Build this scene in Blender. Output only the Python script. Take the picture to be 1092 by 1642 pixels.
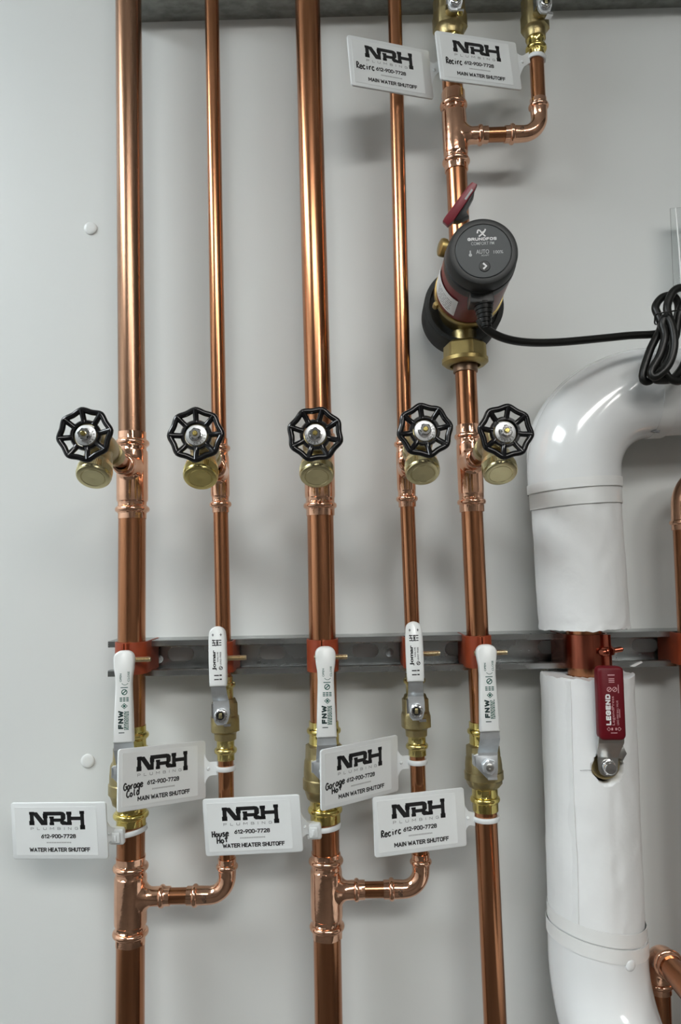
import bpy, bmesh, math, random
from mathutils import Vector, Matrix, noise

# ------------------------------------------------------------------ scene, camera, world, exposure
for o in list(bpy.data.objects):
    bpy.data.objects.remove(o)
random.seed(7)
scene = bpy.context.scene
COL = scene.collection
PI = math.pi

FPX = 1186.0                                  # focal length in pixels of the 1092 x 1642 frame
PITCH = math.radians(4.8)
ROLL = math.radians(1.4)
CAM = Vector((0.0, -0.847, 1.45))
_F = Vector((0, math.cos(PITCH), math.sin(PITCH)))
_u0 = Vector((0, -math.sin(PITCH), math.cos(PITCH)))
_r0 = Vector((1, 0, 0))
_R = _r0 * math.cos(ROLL) - _u0 * math.sin(ROLL)
_U = _r0 * math.sin(ROLL) + _u0 * math.cos(ROLL)
cam_data = bpy.data.cameras.new('camera')
cam_data.sensor_fit = 'VERTICAL'
cam_data.sensor_height = 24.0
cam_data.sensor_width = 24.0 * 1092 / 1642
cam_data.lens = 24.0 * FPX / 1642
cam_data.clip_start = 0.01
cam = bpy.data.objects.new('camera', cam_data)
COL.objects.link(cam)
cam.matrix_world = Matrix(((_R.x, _U.x, -_F.x, CAM.x), (_R.y, _U.y, -_F.y, CAM.y), (_R.z, _U.z, -_F.z, CAM.z), (0, 0, 0, 1)))
scene.camera = cam

world = bpy.data.worlds.new('world')
scene.world = world
world.use_nodes = True
world.node_tree.nodes['Background'].inputs[0].default_value = (0.75, 0.85, 1.0, 1)
world.node_tree.nodes['Background'].inputs[1].default_value = 0.25

vs = scene.view_settings
vs.view_transform = 'Standard'
vs.look = 'None'
vs.gamma = 1.0
vs.use_curve_mapping = False
vs.exposure = 0.0
CEIL_LIGHT = 18.5                              # emission strength of the ceiling panels

ROOM = dict(x0=-2.3, x1=2.2, y0=-4.2, z1=2.75)

# ------------------------------------------------------------------ helpers
def at(px, py, Y):
    """point of the plane y = Y millimetres that was measured at a photograph pixel (metres)"""
    d = _F * FPX + _R * (px - 546) - _U * (py - 821)
    return CAM + d * ((Y * 0.001 - CAM.y) / d.y)

def frame(o, x, y, z):
    return Matrix(((x.x, y.x, z.x, o.x), (x.y, y.y, z.y, o.y), (x.z, y.z, z.z, o.z), (0, 0, 0, 1)))

def z_frame(o, zdir, yref=Vector((0, 1, 0))):
    z = zdir.normalized()
    y = (yref - z * yref.dot(z)).normalized()
    return frame(o, y.cross(z), y, z)

def empty(name, mw, label, cat, group=None):
    o = bpy.data.objects.new(name, None)
    o.empty_display_size = 0.01
    COL.objects.link(o)
    o.matrix_world = mw
    return tag(o, label, cat, group)

def tag(o, label, cat, group=None, kind=None):
    if label: o['label'] = label
    if cat: o['category'] = cat
    if group: o['group'] = group
    if kind: o['kind'] = kind
    return o

def link(name, me, mat, parent=None, mw=None):
    o = bpy.data.objects.new(name, me)
    COL.objects.link(o)
    if mat is not None and not me.materials:
        me.materials.append(mat)
    if parent is not None:
        o.parent = parent
    if mw is not None:
        if parent is not None:
            o.matrix_local = mw
        else:
            o.matrix_world = mw
    return o

class MB:
    """collects geometry given in millimetres and builds ONE mesh object"""
    def __init__(s):
        s.v = []; s.f = []
    def add(s, v, f, m=None):
        b = len(s.v)
        s.v += [(m @ Vector(p)) if m else Vector(p) for p in v]
        s.f += [tuple(i + b for i in q) for q in f]
        return s
    def box(s, x0, x1, y0, y1, z0, z1, m=None):
        v = [(x, y, z) for x in (x0, x1) for y in (y0, y1) for z in (z0, z1)]
        return s.add(v, [(0, 1, 3, 2), (4, 6, 7, 5), (0, 4, 5, 1), (2, 3, 7, 6), (0, 2, 6, 4), (1, 5, 7, 3)], m)
    def lathe(s, prof, n=40, m=None, mod=None, cap=(True, True)):
        """prof = [(z, r, hexflag)] turned about local z"""
        v = []; f = []
        for p in prof:
            z, r = p[0], p[1]; h = p[2] if len(p) > 2 else 0
            for k in range(n):
                a = 2 * PI * k / n
                rr = r
                if h:
                    am = ((a + 0.3) % (PI / 3)) - PI / 6
                    hexr = r * 0.912 / math.cos(am)
                    rr = r * (1 - h) + min(hexr, r * 1.05) * h
                if mod: rr = mod(a, z, rr)
                v.append((rr * math.cos(a), rr * math.sin(a), z))
        for i in range(len(prof) - 1):
            for k in range(n):
                k2 = (k + 1) % n
                f.append((i * n + k, i * n + k2, (i + 1) * n + k2, (i + 1) * n + k))
        if cap[0]: f.append(tuple(reversed(range(n))))
        if cap[1]: f.append(tuple(range((len(prof) - 1) * n, len(prof) * n)))
        return s.add(v, f, m)
    def sweep(s, pts, rad, n=16, closed=False, m=None, flat=None, cap=True):
        pts = [Vector(p) for p in pts]
        N = len(pts)
        if not hasattr(rad, '__len__'): rad = [rad] * N
        T = []
        for i in range(N):
            if closed: d = pts[(i + 1) % N] - pts[i - 1]
            else: d = pts[min(i + 1, N - 1)] - pts[max(i - 1, 0)]
            T.append(d.normalized())
        up = Vector((0, 1, 0)) if abs(T[0].y) < 0.9 else Vector((1, 0, 0))
        nrm = (up - T[0] * up.dot(T[0])).normalized()
        v = []; f = []
        for i in range(N):
            if i:
                nrm = (nrm - T[i] * nrm.dot(T[i])).normalized()
            b = T[i].cross(nrm)
            for k in range(n):
                a = 2 * PI * k / n
                ca, sa = math.cos(a), math.sin(a)
                if flat: ca *= flat
                v.append(pts[i] + (nrm * ca + b * sa) * rad[i])
        for i in range(N - (0 if closed else 1)):
            j = (i + 1) % N
            for k in range(n):
                k2 = (k + 1) % n
                f.append((i * n + k, i * n + k2, j * n + k2, j * n + k))
        if cap and not closed:
            f.append(tuple(reversed(range(n)))); f.append(tuple(range((N - 1) * n, N * n)))
        return s.add(v, f, m)
    def ribbon(s, path, th, z0, z1, m=None):
        """thin bent sheet: a 2D path in x,y thickened by th and raised from z0 to z1"""
        P = [Vector((p[0], p[1])) for p in path]
        v = []
        for i, p in enumerate(P):
            d = (P[min(i + 1, len(P) - 1)] - P[max(i - 1, 0)]).normalized()
            nn = Vector((-d.y, d.x)) * th * 0.5
            v += [(p.x + nn.x, p.y + nn.y, z0), (p.x + nn.x, p.y + nn.y, z1), (p.x - nn.x, p.y - nn.y, z1), (p.x - nn.x, p.y - nn.y, z0)]
        f = []
        for i in range(len(P) - 1):
            for k in range(4):
                k2 = (k + 1) % 4
                f.append((i * 4 + k, i * 4 + k2, i * 4 + 4 + k2, i * 4 + 4 + k))
        e = (len(P) - 1) * 4
        f += [(3, 2, 1, 0), (e, e + 1, e + 2, e + 3)]
        return s.add(v, f, m)
    def slab(s, outline, y0, y1, bev=0.0, m=None, rings=2):
        """outline in x,z; front at y0 (towards the room), back at y1; rounded front edge"""
        n = len(outline)
        P = [Vector(p) for p in outline]
        area = sum(P[i].x * P[(i + 1) % n].y - P[(i + 1) % n].x * P[i].y for i in range(n))
        sg = 1 if area > 0 else -1
        nr = []
        for i in range(n):
            a = (P[i] - P[i - 1]).normalized(); b = (P[(i + 1) % n] - P[i]).normalized()
            na = Vector((a.y, -a.x)) * sg; nb = Vector((b.y, -b.x)) * sg
            q = na + nb
            q = q / max(q.length_squared * 0.5, 0.3) if q.length > 1e-6 else na
            nr.append(q)
        layers = [(y1, 0.0)]
        if bev > 0:
            for k in range(rings + 1):
                a = PI / 2 * k / rings
                layers.append((y0 + bev - bev * math.sin(a), bev * (1 - math.cos(a))))
        else:
            layers.append((y0, 0.0))
        v = []; f = []
        for (yy, ins) in layers:
            for i in range(n):
                q = P[i] - nr[i] * ins
                v.append((q.x, yy, q.y))
        for l in range(len(layers) - 1):
            for i in range(n):
                j = (i + 1) % n
                f.append((l * n + i, l * n + j, (l + 1) * n + j, (l + 1) * n + i))
        f.append(tuple(range(n))); f.append(tuple(reversed(range((len(layers) - 1) * n, len(layers) * n))))
        return s.add(v, f, m)
    def mesh(s, name, sharp=35, flat=False, recalc=True):
        me = bpy.data.meshes.new(name)
        me.from_pydata([(p[0] * 0.001, p[1] * 0.001, p[2] * 0.001) for p in s.v], [], s.f)
        if recalc:
            bm = bmesh.new(); bm.from_mesh(me)
            bmesh.ops.recalc_face_normals(bm, faces=bm.faces)
            bm.to_mesh(me); bm.free()
        if not flat:
            for p in me.polygons: p.use_smooth = True
            me.set_sharp_from_angle(angle=math.radians(sharp))
        me.update()
        return me
    def build(s, name, mat, parent=None, mw=None, sharp=35, flat=False, recalc=True):
        return link(name, s.mesh(name, sharp, flat, recalc), mat, parent, mw)

def catmull(P, n=8, closed=False):
    P = [Vector(p) for p in P]; N = len(P); out = []
    rng = N if closed else N - 1
    for i in range(rng):
        if closed: a, b, c, d = P[i - 1], P[i], P[(i + 1) % N], P[(i + 2) % N]
        else: a, b, c, d = P[max(i - 1, 0)], P[i], P[i + 1], P[min(i + 2, N - 1)]
        for k in range(n):
            t = k / n
            out.append(0.5 * ((2 * b) + (c - a) * t + (2 * a - 5 * b + 4 * c - d) * t * t + (3 * b - a - 3 * c + d) * t ** 3))
    if not closed: out.append(P[-1])
    return out

RX90 = Matrix.Rotation(PI / 2, 4, 'X')        # local z -> -y (towards the room)
def along(p, d):
    """matrix (millimetres) that sends local z onto d, starting at p"""
    d = Vector(d).normalized()
    return Matrix.Translation(Vector(p)) @ d.to_track_quat('Z', 'Y').to_matrix().to_4x4()

def rrect(x0, x1, z0, z1, r, n=5):
    out = []
    for (cx, cz, a0) in ((x1 - r, z1 - r, 0), (x0 + r, z1 - r, 90), (x0 + r, z0 + r, 180), (x1 - r, z0 + r, 270)):
        for k in range(n + 1):
            a = math.radians(a0 + 90 * k / n)
            out.append((cx + r * math.cos(a), cz + r * math.sin(a)))
    return out

_text_cache = {}
def text_geo(txt, bold=0.0, spacing=1.0):
    key = (txt, bold, spacing)
    if key not in _text_cache:
        cu = bpy.data.curves.new('lettering_curve', 'FONT')
        cu.body = txt; cu.offset = bold; cu.space_character = spacing; cu.resolution_u = 3
        ob = bpy.data.objects.new('lettering_tmp', cu)
        COL.objects.link(ob)
        dg = bpy.context.evaluated_depsgraph_get()
        me = bpy.data.meshes.new_from_object(ob.evaluated_get(dg))
        v = [tuple(p.co) for p in me.vertices]; f = [tuple(p.vertices) for p in me.polygons]
        bpy.data.objects.remove(ob); bpy.data.curves.remove(cu); bpy.data.meshes.remove(me)
        _text_cache[key] = (v, f)
    return _text_cache[key]

def put_text(mb, txt, x0, x1, z0, z1, y, bold=0.0, spacing=1.0, m=None, turn=0):
    """letters fitted to the box x0..x1, z0..z1 on the plane y facing -y; turn=1 reads upwards"""
    v, f = text_geo(txt, bold, spacing)
    ax = min(p[0] for p in v); bx = max(p[0] for p in v); ay = min(p[1] for p in v); by = max(p[1] for p in v)
    out = []
    for p in v:
        s = (p[0] - ax) / (bx - ax); t = (p[1] - ay) / max(by - ay, 1e-6)
        if turn:
            out.append((x1 - t * (x1 - x0) if False else x0 + (1 - t) * (x1 - x0), y, z0 + s * (z1 - z0)))
        else:
            out.append((x0 + s * (x1 - x0), y, z0 + t * (z1 - z0)))
    mb.add(out, f, m)

def quad(mb, pts, y, m=None):
    mb.add([(p[0], y, p[1]) for p in pts], [tuple(range(len(pts)))], m)

def ring2d(mb, cx, cz, r0, r1, y, n=20, m=None):
    v = []; f = []
    for k in range(n):
        a = 2 * PI * k / n
        v += [(cx + r0 * math.cos(a), y, cz + r0 * math.sin(a)), (cx + r1 * math.cos(a), y, cz + r1 * math.sin(a))]
    for k in range(n):
        j = (k + 1) % n
        f.append((2 * k, 2 * k + 1, 2 * j + 1, 2 * j))
    mb.add(v, f, m)

def stroke(mb, pts, w, y, m=None):
    P = [Vector((p[0], p[1])) for p in pts]
    v = []; f = []
    for i, p in enumerate(P):
        d = (P[min(i + 1, len(P) - 1)] - P[max(i - 1, 0)])
        d = d.normalized() if d.length > 1e-9 else Vector((1, 0))
        nn = Vector((-d.y, d.x)) * w * 0.5
        v += [(p.x + nn.x, y, p.y + nn.y), (p.x - nn.x, y, p.y - nn.y)]
    for i in range(len(P) - 1):
        f.append((2 * i, 2 * i + 1, 2 * i + 3, 2 * i + 2))
    mb.add(v, f, m)

# narrow bold lettering drawn as strokes on a 0..1 x 0..1 cell: (advance width, polylines)
GL = {
 'A': (.62, [[(0, 0), (.31, 1), (.62, 0)], [(.12, .28), (.50, .28)]]),
 'D': (.56, [[(0, 0), (0, 1), (.36, 1), (.56, .82), (.56, .18), (.36, 0), (0, 0)]]),
 'E': (.46, [[(.46, 1), (0, 1), (0, 0), (.46, 0)], [(0, .52), (.40, .52)]]),
 'F': (.46, [[(.46, 1), (0, 1), (0, 0)], [(0, .50), (.40, .50)]]),
 'G': (.56, [[(.56, .82), (.42, 1), (.14, 1), (0, .82), (0, .18), (.14, 0), (.42, 0), (.56, .16), (.56, .48), (.30, .48)]]),
 'H': (.56, [[(0, 0), (0, 1)], [(.56, 0), (.56, 1)], [(0, .52), (.56, .52)]]),
 'I': (.02, [[(0, 0), (0, 1)]]),
 'L': (.44, [[(0, 1), (0, 0), (.44, 0)]]),
 'M': (.70, [[(0, 0), (0, 1), (.35, .30), (.70, 1), (.70, 0)]]),
 'N': (.56, [[(0, 0), (0, 1), (.56, 0), (.56, 1)]]),
 'O': (.56, [[(.14, 0), (0, .16), (0, .84), (.14, 1), (.42, 1), (.56, .84), (.56, .16), (.42, 0), (.14, 0)]]),
 'P': (.54, [[(0, 0), (0, 1), (.40, 1), (.54, .86), (.54, .58), (.40, .44), (0, .44)]]),
 'R': (.56, [[(0, 0), (0, 1), (.40, 1), (.54, .86), (.54, .60), (.40, .46), (0, .46)], [(.28, .46), (.56, 0)]]),
 'S': (.52, [[(.52, .84), (.40, 1), (.12, 1), (0, .86), (0, .66), (.12, .55), (.40, .46), (.52, .34), (.52, .14), (.40, 0), (.12, 0), (0, .16)]]),
 'T': (.54, [[(0, 1), (.54, 1)], [(.27, 1), (.27, 0)]]),
 'U': (.56, [[(0, 1), (0, .16), (.14, 0), (.42, 0), (.56, .16), (.56, 1)]]),
 'V': (.58, [[(0, 1), (.29, 0), (.58, 1)]]),
 'B': (.54, [[(0, 0), (0, 1), (.38, 1), (.50, .88), (.50, .64), (.38, .53), (0, .53)], [(.38, .53), (.54, .40), (.54, .13), (.40, 0), (0, 0)]]),
 'W': (.86, [[(0, 1), (.20, 0), (.43, .80), (.66, 0), (.86, 1)]]),
 '0': (.50, [[(.12, 0), (0, .16), (0, .84), (.12, 1), (.38, 1), (.50, .84), (.50, .16), (.38, 0), (.12, 0)]]),
 '1': (.28, [[(0, .78), (.22, 1), (.22, 0)]]),
 '2': (.50, [[(0, .82), (.12, 1), (.38, 1), (.50, .86), (.50, .64), (0, 0), (.50, 0)]]),
 '6': (.50, [[(.40, 1), (.05, .45), (0, .30), (0, .14), (.12, 0), (.38, 0), (.50, .14), (.50, .44), (.38, .56), (.10, .56)]]),
 '7': (.50, [[(0, 1), (.50, 1), (.16, 0)]]),
 '8': (.50, [[(.12, .54), (.02, .66), (.02, .88), (.12, 1), (.38, 1), (.48, .88), (.48, .66), (.38, .54), (.12, .54), (0, .40), (0, .13), (.12, 0), (.38, 0), (.50, .13), (.50, .40), (.38, .54)]]),
 '9': (.50, [[(.10, 0), (.45, .55), (.50, .70), (.50, .86), (.38, 1), (.12, 1), (0, .86), (0, .56), (.12, .44), (.40, .44)]]),
 '-': (.26, [[(0, .42), (.26, .42)]]),
 ' ': (.06, []),
}
def put_strokes(mb, txt, x0, x1, z0, z1, y, pen, gap=.26, turn=0):
    """stroke letters fitted to a box; pen = stroke width in mm; turn=1 reads upwards"""
    adv = []; x = 0
    for ch in txt:
        adv.append(x); x += GL[ch][0] + gap
    tot = x - gap
    W, H = ((x1 - x0), (z1 - z0)) if not turn else ((z1 - z0), (x1 - x0))
    W -= pen; H -= pen
    def T(u, v):
        a, b_ = pen / 2 + u / tot * W, pen / 2 + v * H
        return Vector((x0 + a, z0 + b_)) if not turn else Vector((x1 - b_, z0 + a))
    lay = 0
    for ch, a in zip(txt, adv):
        for pl in GL[ch][1]:
            for i in range(len(pl) - 1):
                lay = (lay + 1) % 16
                p, q = T(a + pl[i][0], pl[i][1]), T(a + pl[i + 1][0], pl[i + 1][1])
                d = (q - p).normalized(); n = Vector((-d.y, d.x)) * pen / 2
                e0 = d * pen * .36; e1 = d * pen * .36
                if i == 0 and pl[0] != pl[-1]: e0 = d * pen * .5
                if i == len(pl) - 2 and pl[0] != pl[-1]: e1 = d * pen * .5
                p, q = p - e0, q + e1
                quad(mb, [p - n, q - n, q + n, p + n], y - lay * .006)

# ------------------------------------------------------------------ materials
def mat(name, col, rough=0.5, metal=0.0, coat=0.0, spec=0.5, var=0.0, vscale=(40, 40, 40), bump=0.0, bscale=60, rvar=0.0, trans=0.0, col2=None, emit=None, bdist=0.001, detail=4):
    m = bpy.data.materials.new(name)
    m.use_nodes = True
    nt = m.node_tree; b = nt.nodes['Principled BSDF']
    b.inputs['Base Color'].default_value = (*col, 1)
    b.inputs['Roughness'].default_value = rough
    b.inputs['Metallic'].default_value = metal
    b.inputs['Coat Weight'].default_value = coat
    b.inputs['Coat Roughness'].default_value = 0.06
    b.inputs['Specular IOR Level'].default_value = spec
    if trans: b.inputs['Transmission Weight'].default_value = trans
    if emit:
        b.inputs['Emission Color'].default_value = (*emit[0], 1); b.inputs['Emission Strength'].default_value = emit[1]
    tc = nt.nodes.new('ShaderNodeTexCoord')
    if var or rvar:
        mp = nt.nodes.new('ShaderNodeMapping'); mp.inputs['Scale'].default_value = vscale
        nz = nt.nodes.new('ShaderNodeTexNoise'); nz.inputs['Scale'].default_value = 1.0; nz.inputs['Detail'].default_value = detail
        nt.links.new(tc.outputs['Object'], mp.inputs[0]); nt.links.new(mp.outputs[0], nz.inputs['Vector'])
        if var:
            rp = nt.nodes.new('ShaderNodeValToRGB')
            c2 = col2 or tuple(c * (1 - var) for c in col)
            rp.color_ramp.elements[0].position = 0.35; rp.color_ramp.elements[0].color = (*c2, 1)
            rp.color_ramp.elements[1].position = 0.65; rp.color_ramp.elements[1].color = (*col, 1)
            nt.links.new(nz.outputs['Fac'], rp.inputs[0]); nt.links.new(rp.outputs[0], b.inputs['Base Color'])
        if rvar:
            mr = nt.nodes.new('ShaderNodeMapRange')
            mr.inputs['To Min'].default_value = max(rough - rvar, 0.02); mr.inputs['To Max'].default_value = rough + rvar
            nt.links.new(nz.outputs['Fac'], mr.inputs[0]); nt.links.new(mr.outputs[0], b.inputs['Roughness'])
    if bump:
        n2 = nt.nodes.new('ShaderNodeTexNoise'); n2.inputs['Scale'].default_value = bscale; n2.inputs['Detail'].default_value = 3
        bp = nt.nodes.new('ShaderNodeBump'); bp.inputs['Strength'].default_value = bump; bp.inputs['Distance'].default_value = bdist
        nt.links.new(tc.outputs['Object'], n2.inputs['Vector']); nt.links.new(n2.outputs['Fac'], bp.inputs['Height'])
        nt.links.new(bp.outputs[0], b.inputs['Normal'])
    return m

M = {}
M['wall'] = mat('wall_paint', (0.68, 0.705, 0.695), 0.42, var=0.03, vscale=(2, 2, 2), bump=0.06, bscale=900, bdist=0.0004)
M['ceiling'] = mat('ceiling_paint', (0.75, 0.75, 0.73), 0.8, var=0.03, vscale=(3, 3, 3))
M['sidewall'] = mat('side_wall_paint', (0.72, 0.74, 0.75), 0.7, var=0.03, vscale=(2, 2, 2))
M['greywall'] = mat('grey_wall_paint', (0.17, 0.16, 0.15), 0.7, var=0.1, vscale=(2, 2, 2))
M['floor'] = mat('concrete_floor', (0.085, 0.078, 0.070), 0.6, var=0.3, vscale=(3, 3, 3), bump=0.2, bscale=30)
M['pipe'] = mat('copper_pipe', (0.54, 0.245, 0.125), 0.2, 1.0, var=0.3, vscale=(160, 160, 5), rvar=0.06, col2=(0.38, 0.165, 0.08), detail=5)
M['pipe_old'] = mat('aged_copper_pipe', (0.40, 0.235, 0.155), 0.26, 1.0, var=0.3, vscale=(160, 160, 6), rvar=0.08, col2=(0.34, 0.19, 0.115), detail=5)
M['fitting'] = mat('bright_copper_fitting', (0.86, 0.50, 0.335), 0.13, 1.0, var=0.15, vscale=(60, 60, 60), bump=0.25, bscale=120, rvar=0.05, bdist=0.0008)
M['brass'] = mat('cast_brass', (0.47, 0.385, 0.195), 0.38, 1.0, var=0.2, vscale=(90, 90, 90), bump=0.5, bscale=700, bdist=0.0004)
M['brass_bright'] = mat('polished_brass', (0.78, 0.63, 0.21), 0.16, 1.0, var=0.12, vscale=(70, 70, 70), bump=0.2, bscale=150, bdist=0.0006)
M['brass_turned'] = mat('turned_brass', (0.66, 0.585, 0.34), 0.27, 1.0, var=0.12, vscale=(60, 60, 60))
M['brass_yellow'] = mat('yellow_turned_brass', (0.72, 0.60, 0.24), 0.25, 1.0, var=0.12, vscale=(60, 60, 60))
M['pump_brass'] = mat('dull_gold_brass', (0.43, 0.33, 0.13), 0.38, 0.9, var=0.15, vscale=(60, 60, 60), bump=0.2, bscale=500, bdist=0.0004)
M['galv'] = mat('galvanized_steel', (0.41, 0.43, 0.43), 0.27, 1.0, var=0.1, vscale=(30, 60, 60), rvar=0.02)
M['galv_dull'] = mat('weathered_galvanized_steel', (0.36, 0.37, 0.345), 0.6, 0.7, var=0.35, vscale=(70, 120, 120), rvar=0.1, bump=0.2, bscale=300)
M['orange'] = mat('orange_clamp_coating', (0.36, 0.060, 0.018), 0.45, 0.0, var=0.25, vscale=(60, 60, 60))
M['copper_clamp'] = mat('copper_plated_steel', (0.43, 0.125, 0.075), 0.24, 1.0, var=0.25, vscale=(150, 150, 20))
M['zinc'] = mat('zinc_plated_steel', (0.72, 0.755, 0.78), 0.42, 0.85, var=0.15, vscale=(80, 80, 80))
M['zinc_yellow'] = mat('yellow_zinc_bolt', (0.66, 0.55, 0.36), 0.3, 1.0, var=0.15, vscale=(90, 90, 90))
M['chrome'] = mat('chrome', (0.82, 0.83, 0.84), 0.1, 1.0, var=0.04, vscale=(50, 50, 50))
M['grey_steel'] = mat('grey_stainless_steel', (0.50, 0.50, 0.48), 0.34, 1.0, var=0.12, vscale=(60, 60, 60))
M['white_vinyl'] = mat('white_vinyl_sleeve', (0.80, 0.82, 0.81), 0.35, coat=0.2, var=0.02)
M['red_vinyl'] = mat('red_vinyl_sleeve', (0.125, 0.002, 0.008), 0.42, coat=0.0, spec=0.35, var=0.1)
M['black_enamel'] = mat('black_enamel', (0.004, 0.004, 0.005), 0.17, coat=0.15, spec=0.4, var=0.2, bump=0.15, bscale=90)
M['wheel_plate'] = mat('satin_aluminium_plate', (0.58, 0.59, 0.59), 0.4, 0.9, var=0.08, vscale=(90, 90, 90))
M['tag_plastic'] = mat('white_tag_plastic', (0.74, 0.77, 0.775), 0.38, var=0.02)
M['tag_label'] = mat('white_tag_label', (0.80, 0.83, 0.83), 0.3, var=0.02)
M['ink'] = mat('black_print', (0.008, 0.008, 0.009), 0.5, var=0.1)
M['ink_grey'] = mat('grey_print', (0.12, 0.12, 0.125), 0.5, var=0.1)
M['ink_green'] = mat('green_print', (0.01, 0.10, 0.075), 0.5, var=0.1)
M['ink_dark_green'] = mat('dark_green_print', (0.008, 0.03, 0.03), 0.5, var=0.1)
M['ink_white'] = mat('white_print', (0.75, 0.75, 0.75), 0.5, var=0.05)
M['ink_pale'] = mat('pale_grey_print', (0.42, 0.44, 0.44), 0.5, var=0.05)
M['ink_red'] = mat('pale_red_print', (0.62, 0.34, 0.36), 0.5, var=0.05)
M['pvc'] = mat('glossy_white_pvc', (0.78, 0.80, 0.805), 0.13, coat=0.4, var=0.015, bump=0.03, bscale=25)
M['pvc_edge'] = mat('pvc_cover_lip', (0.76, 0.78, 0.785), 0.2, var=0.015)
M['jacket'] = mat('white_paper_jacket', (0.80, 0.815, 0.815), 0.5, var=0.03, vscale=(30, 30, 30), bump=0.5, bscale=60, bdist=0.0016)
M['tape'] = mat('white_vinyl_tape', (0.765, 0.775, 0.765), 0.3, var=0.03, bump=0.12, bscale=50)
M['fibre'] = mat('pale_fibreglass', (0.62, 0.60, 0.52), 0.9, var=0.2, vscale=(300, 300, 300), bump=0.6, bscale=400)
M['foam'] = mat('black_foam_shell', (0.022, 0.023, 0.022), 0.75, var=0.2, vscale=(200, 200, 200), bump=0.3, bscale=600)
M['pump_red'] = mat('dark_red_enamel', (0.16, 0.014, 0.018), 0.36, coat=0.05, var=0.1)
M['pump_red2'] = mat('red_plastic_lever', (0.21, 0.016, 0.028), 0.35, var=0.1)
M['pump_black'] = mat('black_plastic', (0.020, 0.021, 0.021), 0.38, var=0.15)
M['pump_rim'] = mat('charcoal_plastic', (0.022, 0.024, 0.024), 0.42, spec=0.35, var=0.1)
M['pump_face'] = mat('slate_panel', (0.036, 0.044, 0.047), 0.42, spec=0.35, var=0.06)
M['rubber'] = mat('black_rubber_cord', (0.007, 0.0075, 0.0065), 0.36, spec=0.35, var=0.2, bump=0.1, bscale=200)
M['bronze'] = mat('brown_bronze', (0.32, 0.21, 0.14), 0.4, 1.0, var=0.2)
M['paper'] = mat('white_paper_label', (0.74, 0.74, 0.74), 0.5, var=0.04)
M['clear'] = mat('clear_plastic', (0.93, 0.95, 0.95), 0.05, trans=1.0, var=0.02)
M['plug'] = mat('white_wall_plug', (0.72, 0.74, 0.73), 0.35, var=0.02)
M['panel'] = mat('lamp_diffuser', (0.8, 0.8, 0.8), 0.5, emit=((1.0, 0.985, 0.95), CEIL_LIGHT), var=0.02)
M['panel_day'] = mat('daylight_lamp_diffuser', (0.8, 0.8, 0.8), 0.5, emit=((0.90, 0.97, 1.0), CEIL_LIGHT), var=0.02)
M['lamp_frame'] = mat('white_lamp_frame', (0.75, 0.75, 0.75), 0.4, var=0.03)
M['baseboard'] = mat('grey_baseboard', (0.25, 0.25, 0.25), 0.5, var=0.1)

# ------------------------------------------------------------------ the room
def plane(name, pts, mt):
    b = MB(); b.add([Vector(p) * 1000 for p in pts], [tuple(range(len(pts)))])
    return tag(b.build(name, mt, flat=True, recalc=False), None, None, kind='structure')
X0, X1, Y0, Z1 = ROOM['x0'], ROOM['x1'], ROOM['y0'], ROOM['z1']
def room_box(name, x0, x1, y0, y1, z0, z1, mt):
    b = MB(); b.box(x0 * 1000, x1 * 1000, y0 * 1000, y1 * 1000, z0 * 1000, z1 * 1000)
    return tag(b.build(name, mt, flat=True), None, None, kind='structure')
room_box('wall_back', X0 - .1, X1 + .1, 0, .1, -.1, Z1 + .1, M['wall'])
room_box('wall_left', X0 - .1, X0, Y0, 0, 0, Z1, M['sidewall'])
room_box('wall_right', X1, X1 + .1, Y0, 0, 0, Z1, M['greywall'])
room_box('wall_front', X0 - .1, X1 + .1, Y0 - .1, Y0, -.1, Z1 + .1, M['greywall'])
room_box('floor', X0 - .1, X1 + .1, Y0, 0, -.1, 0, M['floor'])
room_box('ceiling', X0 - .1, X1 + .1, Y0, 0, Z1, Z1 + .1, M['ceiling'])

LAMPS = [(0.15, -2.25, 1.2, 0.6, 'ceiling light panel behind the viewer'),
         (-1.5, -1.05, 0.6, 1.2, 'ceiling light panel above the left side'),
         (1.45, -3.2, 0.6, 1.2, 'ceiling light panel in the right rear corner')]
for (lx, ly, w, d, lab) in LAMPS:
    t = empty('ceiling_light', Matrix.Translation((lx, ly, Z1)), lab, 'ceiling light', 'ceiling light panels')
    b = MB(); w *= 500; d *= 500
    b.box(-w - 20, w + 20, -d - 20, -d, -25, 0).box(-w - 20, w + 20, d, d + 20, -25, 0).box(-w - 20, -w, -d, d, -25, 0).box(w, w + 20, -d, d, -25, 0)
    b.build('frame', M['lamp_frame'], t, flat=True)
    b = MB(); b.box(-w, w, -d, d, -20, -8); b.build('diffuser', M['panel_day'] if lx < -1 else M['panel'], t, flat=True)

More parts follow.
